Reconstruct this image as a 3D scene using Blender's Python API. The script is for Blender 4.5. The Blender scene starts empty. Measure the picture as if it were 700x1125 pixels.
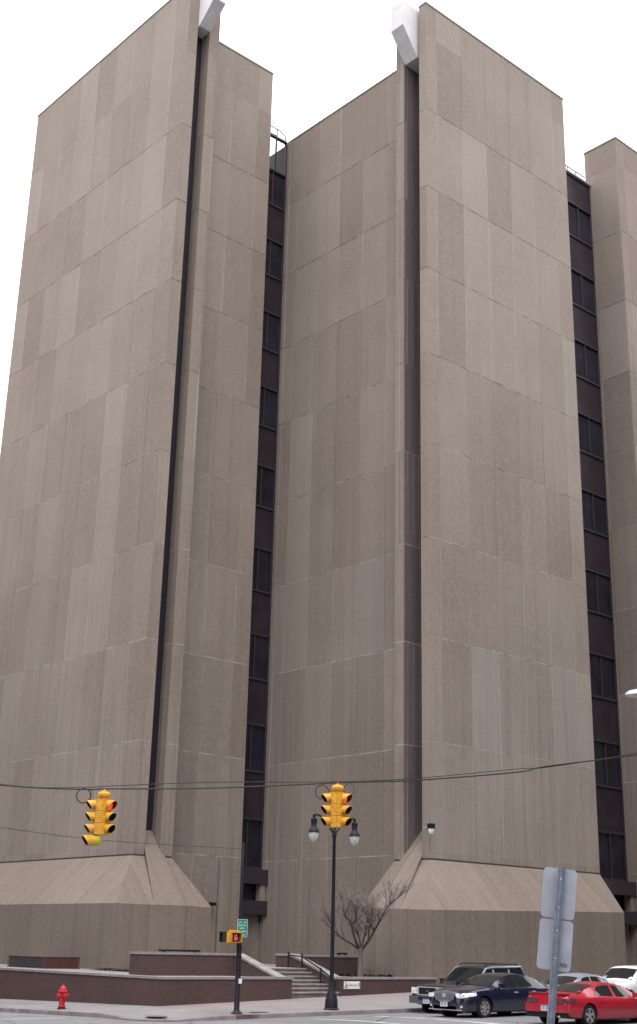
import bpy, bmesh, math, random
from mathutils import Vector, Matrix
R = math.radians
rnd = random.Random(7)
scene = bpy.context.scene
C = scene.collection

# ------------------------------------------------------------------ shader helper
class NT:
    def __init__(s, name):
        s.m = bpy.data.materials.new(name); s.m.use_nodes = True
        s.t = s.m.node_tree; s.t.nodes.clear()
        s.out = s.t.nodes.new('ShaderNodeOutputMaterial')
        s.geo = None
    def n(s, typ, **kw):
        nd = s.t.nodes.new(typ)
        for k, v in kw.items(): setattr(nd, k, v)
        return nd
    def put(s, inp, v):
        if isinstance(v, bpy.types.NodeSocket): s.t.links.new(v, inp)
        elif isinstance(v, (tuple, list)) and len(v) == 3 and inp.type == 'RGBA': inp.default_value = (*v, 1)
        else: inp.default_value = v
    def math(s, op, a, b=0.0, c=0.0, clamp=False):
        nd = s.n('ShaderNodeMath', operation=op); nd.use_clamp = clamp
        for i, v in enumerate((a, b, c)): s.put(nd.inputs[i], v)
        return nd.outputs[0]
    def mix(s, f, a, b, blend='MIX'):
        nd = s.n('ShaderNodeMix', data_type='RGBA', blend_type=blend)
        s.put(nd.inputs[0], f); s.put(nd.inputs[6], a); s.put(nd.inputs[7], b)
        return nd.outputs[2]
    def mixf(s, f, a, b):
        nd = s.n('ShaderNodeMix', data_type='FLOAT')
        s.put(nd.inputs[0], f); s.put(nd.inputs[2], a); s.put(nd.inputs[3], b)
        return nd.outputs[0]
    def xyz(s, x, y, z):
        nd = s.n('ShaderNodeCombineXYZ')
        for i, v in enumerate((x, y, z)): s.put(nd.inputs[i], v)
        return nd.outputs[0]
    def sep(s, v):
        nd = s.n('ShaderNodeSeparateXYZ'); s.put(nd.inputs[0], v)
        return nd.outputs[0], nd.outputs[1], nd.outputs[2]
    def noise(s, vec, scale, detail=3.0, rough=.55):
        nd = s.n('ShaderNodeTexNoise'); s.put(nd.inputs['Vector'], vec)
        nd.inputs['Scale'].default_value = scale; nd.inputs['Detail'].default_value = detail
        nd.inputs['Roughness'].default_value = rough
        return nd.outputs[0]
    def white(s, vec):
        nd = s.n('ShaderNodeTexWhiteNoise', noise_dimensions='3D'); s.put(nd.inputs['Vector'], vec)
        return nd.outputs[0]
    def rng(s, v, a, b, c, d):
        nd = s.n('ShaderNodeMapRange'); s.put(nd.inputs[0], v)
        for i, q in enumerate((a, b, c, d)): nd.inputs[i + 1].default_value = q
        return nd.outputs[0]
    def bsdf(s, color, rough=.6, metal=0.0, spec=.5, bump=None, bstr=.3, bdist=.02, coat=0.0, emit=None, estr=0.0, trans=0.0, alpha=1.0):
        b = s.n('ShaderNodeBsdfPrincipled')
        s.put(b.inputs['Base Color'], color); s.put(b.inputs['Roughness'], rough)
        s.put(b.inputs['Metallic'], metal); b.inputs['Specular IOR Level'].default_value = spec
        b.inputs['Coat Weight'].default_value = coat; b.inputs['Coat Roughness'].default_value = .04
        b.inputs['Transmission Weight'].default_value = trans
        s.put(b.inputs['Alpha'], alpha)
        if emit is not None:
            s.put(b.inputs['Emission Color'], emit); b.inputs['Emission Strength'].default_value = estr
        if bump is not None:
            bn = s.n('ShaderNodeBump'); bn.inputs['Strength'].default_value = bstr
            bn.inputs['Distance'].default_value = bdist
            s.put(bn.inputs['Height'], bump); s.put(b.inputs['Normal'], bn.outputs[0])
        s.t.links.new(b.outputs[0], s.out.inputs[0])
        return s.m
    def world(s):
        g = s.n('ShaderNodeNewGeometry')
        x, y, z = s.sep(g.outputs['Position']); nx, ny, nz = s.sep(g.outputs['True Normal'])
        isx = s.math('GREATER_THAN', s.math('ABSOLUTE', nx), s.math('ABSOLUTE', ny))
        w = s.mixf(isx, x, y)
        return g.outputs['Position'], x, y, z, isx, w, nz

S_FLOOR, Z_J = 5.07, 11.6
def concrete(name, zlow, ztop, pw=2.14, woff=0.0, c1=(.212, .174, .149), c2=(.36, .312, .279), foot=None, tonevar=1.0, streak=.5, repl=1.0):
    t = NT(name)
    pos, x, y, z, isx, w, nz = t.world()
    wl = t.math('DIVIDE', t.math('ADD', w, woff), pw)
    col = t.math('FLOOR', wl)
    zl = t.math('DIVIDE', t.math('SUBTRACT', z, Z_J), S_FLOOR)
    row = t.math('FLOOR', zl)
    side = t.math('MULTIPLY', isx, 17.0)
    tone = t.white(t.xyz(col, row, side))
    tonec = t.white(t.xyz(t.math('ADD', col, 40.3), 3.0, side))
    tt = t.math('ADD', t.math('MULTIPLY', tone, .36 * tonevar), t.math('MULTIPLY', tonec, .26 * tonevar))
    st = t.noise(t.xyz(t.math('MULTIPLY', w, 1.7), t.math('MULTIPLY', isx, 9.0), t.math('MULTIPLY', z, .045)), 1.0, 6, .62)
    st2 = t.noise(t.xyz(t.math('MULTIPLY', w, 7.0), side, t.math('MULTIPLY', z, .12)), 1.0, 3, .6)
    big = t.noise(pos, .16, 4, .6)
    grain = t.noise(pos, 5.5, 5, .75)
    speck = t.noise(pos, 17.0, 2, .6)
    wz = t.rng(z, 14, 42, 1.0, .5)      # weathering streaks are heavier low down
    f = t.math('ADD', tt, t.math('MULTIPLY', t.math('SUBTRACT', st, .5), t.math('MULTIPLY', wz, streak)))
    f = t.math('ADD', f, t.math('MULTIPLY', t.math('SUBTRACT', st2, .5), t.math('MULTIPLY', wz, .2)))
    f = t.math('ADD', f, t.math('MULTIPLY', t.math('SUBTRACT', big, .5), .75))
    st3 = t.noise(t.xyz(t.math('MULTIPLY', w, 2.6), t.math('ADD', side, 5.0), t.math('MULTIPLY', z, .035)), 1.0, 4, .6)
    f = t.math('SUBTRACT', f, t.math('MULTIPLY', t.rng(st3, .52, .68, 0, .26), t.math('MULTIPLY', wz, t.rng(big, .4, .6, .35, 1.0))))
    f = t.math('ADD', f, .07)
    f = t.math('ADD', f, t.math('MULTIPLY', t.math('MULTIPLY', t.math('SUBTRACT', grain, .5), 1.05), t.rng(big, .35, .65, 1.35, .65)))
    f = t.math('ADD', f, t.math('MULTIPLY', t.math('SUBTRACT', speck, .5), .65), clamp=True)
    f = t.math('ADD', f, .08, clamp=True)
    colr = t.mix(f, c1, c2)
    # a few replaced panels, paler and bluer
    rep = t.math('GREATER_THAN', t.white(t.xyz(col, t.math('ADD', row, 71.0), side)), .972)
    colr = t.mix(t.math('MULTIPLY', rep, .24 * repl), colr, (.335, .305, .30))
    # rain streaks and dirt towards the foot of the wall
    dirt = t.math('MULTIPLY', t.rng(st2, .5, .72, 0, 1), t.rng(z, 7, 26, .75, .12))
    colr = t.mix(t.math('MULTIPLY', dirt, .6), colr, (.13, .105, .095))
    wj = t.math('FRACT', wl)
    dv = t.math('MULTIPLY', t.math('MINIMUM', wj, t.math('SUBTRACT', 1.0, wj)), pw)
    vline = t.math('MULTIPLY', t.math('LESS_THAN', dv, .02), t.rng(t.noise(t.xyz(col, row, t.math('MULTIPLY', z, .2)), 1.3, 2), .40, .55, .1 if repl else .5, .8))
    colr = t.mix(vline, colr, t.mix(t.math('GREATER_THAN', tone, .5), (.13, .105, .09), (.42, .385, .36) if repl else (.11, .09, .075)))
    if ztop > zlow:
        zf = t.math('FRACT', t.math('ADD', zl, .5))
        dz = t.math('MULTIPLY', t.math('ABSOLUTE', t.math('SUBTRACT', zf, .5)), S_FLOOR)
        inr = t.math('MULTIPLY', t.math('GREATER_THAN', z, zlow), t.math('LESS_THAN', z, ztop))
        line = t.math('MULTIPLY', t.math('LESS_THAN', dz, .03), inr)
        jn = t.noise(t.xyz(w, row, side), 1.1, 4, .7)
        jl = t.math('ADD', t.rng(jn, .35, .65, -.3, .9), t.rng(z, 18, 40, .45, -.1), clamp=True)
        jc = t.mix(jl, (.075, .06, .05), (.40, .36, .325))
        colr = t.mix(t.math('MULTIPLY', line, t.rng(jn, .3, .5, .75, .95)), colr, jc)
        # lime runs just under the joints
        under = t.math('MULTIPLY', t.rng(t.math('MULTIPLY', t.math('FRACT', t.math('MULTIPLY', zl, -1.0)), S_FLOOR), 0, .7, 1, 0), t.rng(t.noise(t.xyz(t.math('MULTIPLY', w, 3.0), row, side), 1.0, 3, .7), .6, .72, 0, .5))
        colr = t.mix(t.math('MULTIPLY', under, inr), colr, (.40, .365, .34))
    if foot:
        colr = t.mix(t.math('LESS_THAN', t.math('ABSOLUTE', t.math('SUBTRACT', z, foot)), .05), colr, (.06, .05, .045))
    h = t.math('ADD', t.math('MULTIPLY', grain, .6), t.math('MULTIPLY', speck, .5))
    return t.bsdf(colr, .92, spec=.25, bump=h, bstr=.5, bdist=.03)

def plain(name, col, rough=.5, metal=0.0, spec=.5, var=.18, scale=6.0, coat=0.0, bump=0.0):
    t = NT(name)
    tc = t.n('ShaderNodeTexCoord')
    nz = t.noise(tc.outputs['Object'], scale, 4, .6)
    dark = tuple(c * (1 - var) for c in col); lite = tuple(min(1, c * (1 + var)) for c in col)
    c = t.mix(t.rng(nz, .3, .7, 0, 1), dark, lite)
    r = t.rng(nz, .3, .7, max(.02, rough - .06), min(1, rough + .06))
    return t.bsdf(c, r, metal, spec, coat=coat, bump=(nz if bump else None), bstr=bump)

M = {}
M['slab'] = concrete('slab_concrete', 9.0, 49.0, woff=.3, foot=6.2)
M['wallc'] = concrete('wall_concrete', 5.0, 48.5, pw=2.0, woff=.9, c1=(.190, .156, .134), c2=(.330, .284, .253))
M['pil'] = concrete('pilaster_concrete', 8.0, 50.0, pw=.9, woff=.1, tonevar=.5, foot=6.2)
M['plinth'] = concrete('plinth_concrete', 1.0, 0.0, pw=2.05, woff=.6, c1=(.172, .140, .118), c2=(.295, .252, .222), streak=.5, repl=0.0, tonevar=.45)
M['coping_dark'] = plain('dark_roof_coping', (.17, .15, .14), .6)
M['glass_dark'] = plain('bronze_glass', (.017, .015, .026), .12, spec=.45, var=.5, scale=.6)
M['spandrel'] = plain('bronze_spandrel_panel', (.030, .022, .030), .35, spec=.3, var=.25, scale=.9)
M['bronze'] = plain('bronze_frame', (.040, .035, .048), .4, spec=.4)
M['bronze_dark'] = plain('dark_bronze_cladding', (.04, .033, .042), .5, spec=.3)
M['louver'] = plain('dark_louver', (.022, .019, .03), .5, spec=.3)
M['scup'] = plain('white_painted_concrete', (.66, .65, .68), .75, var=.08, scale=2.0)
M['galv'] = plain('galvanised_rail', (.5, .5, .52), .45, metal=.4)
M['rail_grey'] = plain('weathered_rail', (.16, .15, .18), .6)
M['black_metal'] = plain('black_painted_iron', (.008, .008, .013), .55, spec=.3, var=.4)
M['cap'] = plain('pale_cast_coping', (.25, .23, .235), .85, var=.22, scale=2.2, bump=.2)
M['stone_step'] = plain('granite_step', (.24, .225, .23), .85, var=.25, scale=3.0)
M['kerb'] = plain('worn_stone_kerb', (.155, .125, .135), .85, var=.4, scale=1.6)
M['yellow'] = plain('signal_yellow', (.64, .33, .035), .5, var=.26, scale=8.0, spec=.4)
M['yellow2'] = plain('fresh_signal_yellow', (.60, .46, .03), .4, var=.08, spec=.4)
M['visor_in'] = plain('visor_black', (.012, .010, .010), .7)
M['lens'] = plain('unlit_lens', (.035, .025, .022), .15)
M['bark'] = plain('grey_bark', (.14, .115, .11), .95, var=.35, scale=14, bump=.4)
M['twig'] = plain('reddish_twig', (.05, .034, .036), .9, var=.35, scale=3)
M['twigfine'] = plain('pale_twig', (.22, .175, .18), .9, var=.35, scale=3)
M['chrome'] = plain('bright_trim', (.62, .62, .65), .3, metal=.5, var=.05)
M['alloy'] = plain('alloy_rim', (.5, .5, .53), .3, metal=.75, var=.12)
M['tyre'] = plain('tyre_rubber', (.012, .012, .013), .8, spec=.3)
M['wellblack'] = plain('black_plastic', (.010, .010, .012), .7, spec=.25)
M['cladding'] = plain('grey_cladding', (.085, .085, .098), .55)
M['headlight'] = plain('headlight_lens', (.72, .74, .78), .08, spec=.8, var=.3, scale=9)
M['amber'] = plain('amber_lens', (.75, .26, .02), .2)
M['taillight'] = plain('smoked_tail_lamp', (.09, .035, .05), .1, spec=.6)
M['tailwhite'] = plain('clear_tail_lamp', (.38, .36, .40), .1, spec=.6)
M['plate_mat'] = plain('licence_plate', (.62, .66, .72), .4, var=.1)
M['plate_blue'] = plain('plate_print', (.10, .2, .36), .4)
M['signback'] = plain('aluminium_sign_back', (.43, .46, .54), .42, metal=.25, var=.1, scale=3.5)
M['post'] = plain('galvanised_post', (.19, .22, .29), .5, metal=.35, var=.25, scale=20)
M['hole'] = plain('hole_dark', (.012, .012, .02), .9)
M['sticker'] = plain('grey_sticker', (.17, .17, .2), .6, var=.5, scale=60)
M['green'] = plain('street_sign_green', (.0, .19, .155), .4, var=.08)
M['white_paint'] = plain('white_sign_face', (.78, .78, .8), .5, var=.06)
M['ink'] = plain('black_ink', (.02, .02, .025), .6)
M['hyd'] = plain('hydrant_red', (.43, .014, .024), .55, var=.35, scale=9)
M['hyd_dark'] = plain('hydrant_base_dark', (.06, .01, .012), .6)
M['gravel_dark'] = plain('dark_leaves', (.035, .03, .03), .9, var=.6, scale=20)
M['iron'] = plain('rusty_iron_cover', (.13, .085, .085), .7, var=.4, scale=7)
M['vent_dark'] = plain('dark_vent_slats', (.06, .055, .065), .55)
M['vent_brown'] = plain('brown_vent_slats', (.085, .035, .035), .6)
M['marking'] = None

def mk_brick():
    t = NT('dark_purple_brick')
    pos, x, y, z, isx, w, nz = t.world()
    b = t.n('ShaderNodeTexBrick'); b.offset = .5
    t.put(b.inputs['Vector'], t.xyz(w, z, 0.0))
    b.inputs['Color1'].default_value = (.092, .055, .053, 1); b.inputs['Color2'].default_value = (.066, .042, .044, 1)
    b.inputs['Mortar'].default_value = (.085, .062, .062, 1); b.inputs['Scale'].default_value = 1.0
    b.inputs['Mortar Size'].default_value = .008; b.inputs['Brick Width'].default_value = .21; b.inputs['Row Height'].default_value = .075
    n = t.noise(pos, .9, 5, .65)
    n2 = t.noise(pos, 6.0, 3, .6)
    c = t.mix(t.rng(n, .35, .7, 0, .55), b.outputs[0], (.105, .062, .06))
    c = t.mix(t.rng(n2, .6, .78, 0, .3), c, (.16, .12, .12))
    return t.bsdf(c, .88, spec=.25, bump=b.outputs['Fac'], bstr=.25, bdist=-.01)
M['brick'] = mk_brick()

def mk_asphalt():
    t = NT('worn_grey_asphalt')
    g = t.n('ShaderNodeNewGeometry'); p = g.outputs['Position']
    x, y, z = t.sep(p)
    n = t.noise(p, .22, 5, .6); n2 = t.noise(p, 30, 3, .7)
    n3 = t.noise(t.xyz(t.math('MULTIPLY', x, .15), y, 0.0), 1.1, 4, .6)
    c = t.mix(t.rng(n, .35, .68, 0, 1), (.122, .124, .136), (.178, .177, .19))
    c = t.mix(t.rng(n3, .5, .7, 0, .5), c, (.12, .12, .13))
    c = t.mix(t.rng(n2, .3, .7, 0, .3), c, (.28, .28, .29))
    v = t.n('ShaderNodeTexVoronoi', feature='DISTANCE_TO_EDGE'); v.inputs['Scale'].default_value = .35
    t.put(v.inputs['Vector'], t.mix(.12, p, t.n('ShaderNodeTexNoise').outputs['Color']))
    c = t.mix(t.math('LESS_THAN', v.outputs['Distance'], .006), c, (.045, .045, .05))
    return t.bsdf(c, .88, spec=.3, bump=n2, bstr=.3)
M['asphalt'] = mk_asphalt()

def mk_side():
    t = NT('pavement_slabs')
    pos, x, y, z, isx, w, nz = t.world()
    n = t.noise(pos, .45, 5, .65); n2 = t.noise(pos, 9, 4, .7)
    c = t.mix(t.rng(n, .32, .7, 0, 1), (.165, .160, .166), (.245, .234, .242))
    c = t.mix(t.rng(n2, .35, .7, 0, .35), c, (.2, .185, .19))
    # faded pink paver band set along the planter wall of the right-hand street
    band = t.math('MULTIPLY', t.rng(y, 36.6, 36.9, 0, 1), t.rng(x, 27.2, 28.0, 0, 1))
    c = t.mix(t.math('MULTIPLY', band, t.rng(n, .3, .6, .35, .75)), c, (.25, .192, .194))
    st = t.math('MULTIPLY', t.rng(y, 41.0, 43.5, 0, 1), t.rng(t.noise(pos, .6, 4, .7), .52, .6, 0, .75))
    c = t.mix(t.math('MULTIPLY', st, t.math('LESS_THAN', x, 26.2)), c, (.15, .105, .12))
    fx = t.math('FRACT', t.math('DIVIDE', x, 1.52)); fy = t.math('FRACT', t.math('DIVIDE', y, 1.52))
    jl = t.math('MAXIMUM', t.math('LESS_THAN', fx, .012), t.math('LESS_THAN', fy, .012))
    c = t.mix(t.math('MULTIPLY', jl, .6), c, (.12, .11, .115))
    return t.bsdf(c, .9, spec=.25, bump=n2, bstr=.25)
M['side'] = mk_side()

def mk_paint():
    t = NT('worn_white_road_paint')
    g = t.n('ShaderNodeNewGeometry')
    n = t.noise(g.outputs['Position'], 2.2, 5, .7)
    return t.bsdf(t.mix(t.rng(n, .38, .62, 0, 1), (.22, .22, .235), (.55, .55, .57)), .8)
M['marking'] = mk_paint()

def mk_gravel():
    t = NT('pale_gravel')
    g = t.n('ShaderNodeNewGeometry'); p = g.outputs['Position']
    v = t.n('ShaderNodeTexVoronoi'); v.inputs['Scale'].default_value = 14; t.put(v.inputs['Vector'], p)
    n = t.noise(p, 1.2, 4, .6)
    c = t.mix(v.outputs['Distance'], (.36, .335, .34), (.14, .12, .13))
    c = t.mix(t.rng(n, .35, .7, 0, .5), c, (.27, .245, .25))
    return t.bsdf(c, .95, spec=.2, bump=v.outputs['Distance'], bstr=.6, bdist=.05)
M['gravel'] = mk_gravel()

def mk_paint_car(name, col, rough=.28, metal=0.0):
    t = NT(name)
    tc = t.n('ShaderNodeTexCoord')
    n = t.noise(tc.outputs['Object'], 2.5, 4, .6)
    x, y, z = t.sep(tc.outputs['Object'])
    road = t.math('MULTIPLY', t.rng(z, .2, .6, .3, 0), t.rng(n, .35, .65, .3, 1))
    c = t.mix(road, col, (.17, .16, .155))
    r = t.math('ADD', rough, t.math('MULTIPLY', road, .5))
    return t.bsdf(c, r, metal, .5, coat=.55)
def mk_carglass():
    t = NT('car_glass')
    tr = t.n('ShaderNodeBsdfPrincipled')
    tr.inputs['Base Color'].default_value = (.012, .014, .016, 1); tr.inputs['Roughness'].default_value = .04
    tr.inputs['Specular IOR Level'].default_value = .6
    t.t.links.new(tr.outputs[0], t.out.inputs[0])
    return t.m
M['carglass'] = mk_carglass()
def mk_lamp_glass():
    t = NT('acorn_lamp_glass')
    return t.bsdf((.72, .76, .78), .12, spec=.6, trans=.35)
M['lampglass'] = mk_lamp_glass()
def mk_lit(name, col, s):
    t = NT(name)
    return t.bsdf(tuple(c * .3 for c in col), .3, emit=col, estr=s)
M['red_lit'] = mk_lit('lit_red_lens', (.95, .03, .06), 1.0)
M['hand_lit'] = mk_lit('lit_hand_symbol', (.85, .12, .16), .3)

# ------------------------------------------------------------------ mesh helper
class MB:
    def __init__(s): s.b = bmesh.new()
    def face(s, pts):
        return s.b.faces.new([s.b.verts.new(p) for p in pts])
    def box(s, a, b, rz=0, c=None):
        x0, y0, z0 = a; x1, y1, z1 = b
        v = [Vector((x, y, z)) for z in (z0, z1) for x, y in ((x0, y0), (x1, y0), (x1, y1), (x0, y1))]
        if rz:
            c = Vector(c) if c else sum(v, Vector()) / 8
            m = Matrix.Rotation(rz, 3, 'Z'); v = [m @ (p - c) + c for p in v]
        v = [s.b.verts.new(p) for p in v]
        for f in ((3, 2, 1, 0), (4, 5, 6, 7), (0, 1, 5, 4), (1, 2, 6, 5), (2, 3, 7, 6), (3, 0, 4, 7)):
            s.b.faces.new([v[i] for i in f])
        return s
    def prism(s, poly, vec):
        """extrude a 3D polygon along vec"""
        vec = Vector(vec)
        a = [s.b.verts.new(p) for p in poly]; b = [s.b.verts.new(Vector(p) + vec) for p in poly]
        n = len(a)
        s.b.faces.new(a[::-1]); s.b.faces.new(b)
        for i in range(n): s.b.faces.new((a[i], a[(i + 1) % n], b[(i + 1) % n], b[i]))
        return s
    def poly(s, verts, faces):
        v = [s.b.verts.new(p) for p in verts]
        for f in faces: s.b.faces.new([v[i] for i in f])
        return s
    def tube(s, pts, r, seg=8, caps=True):
        pts = [Vector(p) for p in pts]
        rs = r if isinstance(r, (list, tuple)) else [r] * len(pts)
        rings = []; prev = None
        for i, p in enumerate(pts):
            d = (pts[min(i + 1, len(pts) - 1)] - pts[max(i - 1, 0)]).normalized()
            if prev is None:
                up = Vector((0, 0, 1)) if abs(d.z) < .9 else Vector((1, 0, 0))
                u = d.cross(up).normalized()
            else:
                u = (prev - d * prev.dot(d)).normalized()
            prev = u; w = d.cross(u)
            rings.append([s.b.verts.new(p + (u * math.cos(2 * math.pi * k / seg) + w * math.sin(2 * math.pi * k / seg)) * rs[i]) for k in range(seg)])
        for a, b in zip(rings, rings[1:]):
            for k in range(seg): s.b.faces.new((a[k], a[(k + 1) % seg], b[(k + 1) % seg], b[k]))
        if caps: s.b.faces.new(rings[0][::-1]); s.b.faces.new(rings[-1])
        return s
    def lathe(s, prof, c=(0, 0, 0), seg=16, axis='Z', rot=None):
        """profile of (radius, height)"""
        c = Vector(c); rings = []
        for r, h in prof:
            ring = []
            for k in range(seg):
                a = 2 * math.pi * k / seg
                p = Vector((r * math.cos(a), r * math.sin(a), h))
                if axis == 'Y': p = Vector((p.x, p.z, -p.y))
                if axis == 'X': p = Vector((p.z, p.y, -p.x))
                if rot is not None: p = rot @ p
                ring.append(s.b.verts.new(p + c))
            rings.append(ring)
        for a, b in zip(rings, rings[1:]):
            for k in range(seg): s.b.faces.new((a[k], a[(k + 1) % seg], b[(k + 1) % seg], b[k]))
        s.b.faces.new(rings[0][::-1]); s.b.faces.new(rings[-1])
        return s
    def build(s, name, mat, parent=None, off=None, bevel=0.0, smooth=32):
        bm = s.b
        if off is not None:
            o = Vector(off)
            for v in bm.verts: v.co -= o
        if bevel:
            ed = [e for e in bm.edges if len(e.link_faces) == 2 and e.calc_face_angle(0) > .6]
            bmesh.ops.bevel(bm, geom=ed, offset=bevel, segments=2, affect='EDGES', profile=.6)
        bmesh.ops.recalc_face_normals(bm, faces=bm.faces)
        me = bpy.data.meshes.new(name); bm.to_mesh(me); bm.free()
        me.materials.append(M[mat] if isinstance(mat, str) else mat)
        if smooth:
            me.shade_smooth(); me.set_sharp_from_angle(angle=R(smooth))
        o = bpy.data.objects.new(name, me); C.objects.link(o)
        if parent is not None: o.parent = parent
        return o

def tag(o, label, cat, group=None, kind=None):
    o['label'] = label; o['category'] = cat
    if group: o['group'] = group
    if kind: o['kind'] = kind
    return o
def thing(name, loc, label, cat, group=None, rz=0):
    o = bpy.data.objects.new(name, None); C.objects.link(o)
    o.location = loc; o.rotation_euler = (0, 0, rz); o.empty_display_size = .2
    return tag(o, label, cat, group)
def struct(o): o['kind'] = 'structure'; return o
def text_mesh(txt, size):
    cu = bpy.data.curves.new('txt', 'FONT'); cu.body = txt; cu.size = size; cu.align_x = 'CENTER'; cu.align_y = 'CENTER'
    o = bpy.data.objects.new('txt', cu); C.objects.link(o)
    me = bpy.data.meshes.new_from_object(o.evaluated_get(bpy.context.evaluated_depsgraph_get()))
    bpy.data.objects.remove(o); bpy.data.curves.remove(cu)
    return me

# ------------------------------------------------------------------ ground, streets, pavement
def smooth(a, b, x):
    t = min(1, max(0, (x - a) / (b - a))); return t * t * (3 - 2 * t)
def gut_r(x): return .012 * min(60, max(0, x - 25))
def gut_l(y): return -.022 * min(60, max(0, y - 37))
CURB_Y, CURB_X = 34.25, 23.9
def street_z(x, y):
    if y <= CURB_Y + .4 and x >= CURB_X:
        return gut_r(x) + .09 * smooth(CURB_Y, CURB_Y - 4.5, y) * smooth(24, 30, x)
    return gut_l(y) + .09 * smooth(CURB_X, CURB_X - 4.5, x) * smooth(37, 43, y) + (.09 * smooth(CURB_Y, CURB_Y - 4.5, y) * smooth(24, 30, x))
def road():
    xs = [-900, -300, -80, -20, 0, 8, 14, 18, 20, 21.5, 22.7, 23.9, 24.4, 25, 26.5, 28, 30, 33, 36, 40, 45, 50, 60, 75, 110, 300, 900]
    ys = [-900, -300, -80, -20, 0, 10, 18, 24, 27, 29, 30.5, 31.5, 32.5, 33.5, 34.25, 34.65, 35.2, 36, 37, 39, 41, 44, 47, 52, 60, 75, 97, 300, 900]
    m = MB(); V = {}
    for i, x in enumerate(xs):
        for j, y in enumerate(ys):
            z = street_z(x, y)
            if x > 24.9 and y > 35.1: z = -1.6
            V[i, j] = m.b.verts.new((x, y, z))
    for i in range(len(xs) - 1):
        for j in range(len(ys) - 1):
            m.b.faces.new((V[i, j], V[i + 1, j], V[i + 1, j + 1], V[i, j + 1]))
    return struct(m.build('ground', 'asphalt', smooth=60))
road()

# kerb line with a rounded corner, and the pavement inside it
line = []
for y in (110, 90, 75, 62, 55, 50, 46, 43, 40.5, 38.5, 37): line.append((CURB_X, y, gut_l(y), .13))
cx, cy, r = CURB_X + 1.7, CURB_Y + 1.7, 1.7
for k in range(0, 7):
    a = R(180 + 15 * k); line.append((cx + r * math.cos(a), cy + r * math.sin(a), 0, .045 if 1 <= k <= 5 else .09))
for x in (27, 28.5, 30, 32, 34, 37, 40, 45, 52, 60, 75, 110): line.append((x, CURB_Y, gut_r(x), .13))
WX, WY = 27.37, 38.69
def wall_foot(x, y):
    if x <= WX: return .22 - .0205 * min(60, y - WY)
    return .22 + .0305 * min(20, x - WX)
def inner(x, y):
    if y > 38.69 and x < 24: return (WX, y)
    if x < 27.4 and y < 38.69: return (WX, WY)
    return (x, WY)
def offs(i):
    a = Vector(line[max(0, i - 1)][:2]); b = Vector(line[min(len(line) - 1, i + 1)][:2])
    d = (b - a).normalized(); return Vector((-d.y, d.x))
mk, ms = MB(), MB()
kt, st, tops = [], [], []
for i, (x, y, g, h) in enumerate(line):
    n = offs(i) * .16
    kt.append([mk.b.verts.new(p) for p in ((x, y, g - .5), (x, y, g + h - .012), (x + .012 * (1 if n.x > 0 else 0), y + .012 * (1 if n.y > 0 else 0), g + h), (x + n.x, y + n.y, g + h + .004), (x + n.x, y + n.y, g - .5))])
    ix, iy = inner(x, y); zf = wall_foot(ix, iy)
    p0 = Vector((x + n.x, y + n.y, g + h - .004)); p3 = Vector((ix, iy, zf)); e = (p3 - p0)
    e2 = Vector((e.x, e.y, 0)).normalized() * .3
    row = [p0.lerp(p3, q) for q in (0, .33, .66, 1)] + [p3 + e2]
    st.append([ms.b.verts.new(p) for p in row])
for a, b in zip(kt, kt[1:]):
    for k in range(4): mk.b.faces.new((a[k], a[k + 1], b[k + 1], b[k]))
for a, b in zip(st, st[1:]):
    for k in range(4):
        try: ms.b.faces.new((a[k], a[k + 1], b[k + 1], b[k]))
        except ValueError: pass
bmesh.ops.remove_doubles(ms.b, verts=ms.b.verts, dist=.0005)
struct(mk.build('kerb', 'kerb', smooth=50)); struct(ms.build('pavement', 'side', smooth=60))
# painted crossing and stop lines
m = MB()
def stripe(p, q, w):
    p, q = Vector(p), Vector(q); d = (q - p).normalized(); n = Vector((-d.y, d.x)) * w / 2; N = 24
    for k in range(N):
        a, b = p.lerp(q, k / N), p.lerp(q, (k + 1) / N)
        m.face([(v.x, v.y, street_z(v.x, v.y) + .006) for v in (a - n, b - n, b + n, a + n)])
stripe((29.6, 33.0), (28.9, 20), .3); stripe((32.3, 32.9), (31.9, 20), .3)
stripe((22.8, 37.2), (9, 37.2), .3); stripe((22.8, 40.2), (9, 40.2), .3)
struct(m.build('crossing_marking', 'marking'))
# manhole, hand-hole plate and street drain
m = MB(); m.lathe([(.36, 0), (.36, .012), (.33, .016), (.31, .012)], (24.95, 35.3, .105), 24)
tag(m.build('manhole_cover', 'iron', off=None), 'round brown iron manhole cover set in the pavement at the street corner', 'manhole cover')
m = MB(); m.box((28.45, 34.75, .19), (29.15, 35.0, .205), rz=R(4))
tag(m.build('access_plate', 'iron'), 'small rectangular rusty access plate in the pavement near the lamp post', 'access plate')
m = MB(); m.box((27.35, CURB_Y - .012, .0), (28.25, CURB_Y + .165, .168)); m.box((27.4, CURB_Y - .03, .02), (28.2, CURB_Y, .11))
tag(m.build('storm_drain', 'iron'), 'dark rusty storm drain inlet cut into the kerb beside the crossing signal pole', 'drain')

# ------------------------------------------------------------------ the tower building
B0 = Vector((44, 48, 0))
bld = thing('courthouse_tower', B0, 'tall windowless brown concrete tower block with slab walls and narrow dark window strips', 'building')
def bbox(name, a, b, mat, parent=bld, bevel=0.0):
    return MB().box(a, b).build(name, mat, parent, off=B0, bevel=bevel)
ZA, ZB = 57.1, 54.3
def coping(a, b, z, par, h=.12, o=.03):
    MB().box((a[0] - o, a[1] - o, z), (b[0] + o, b[1] + o, z + h)).build('coping', 'coping_dark', par, off=B0)
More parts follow.
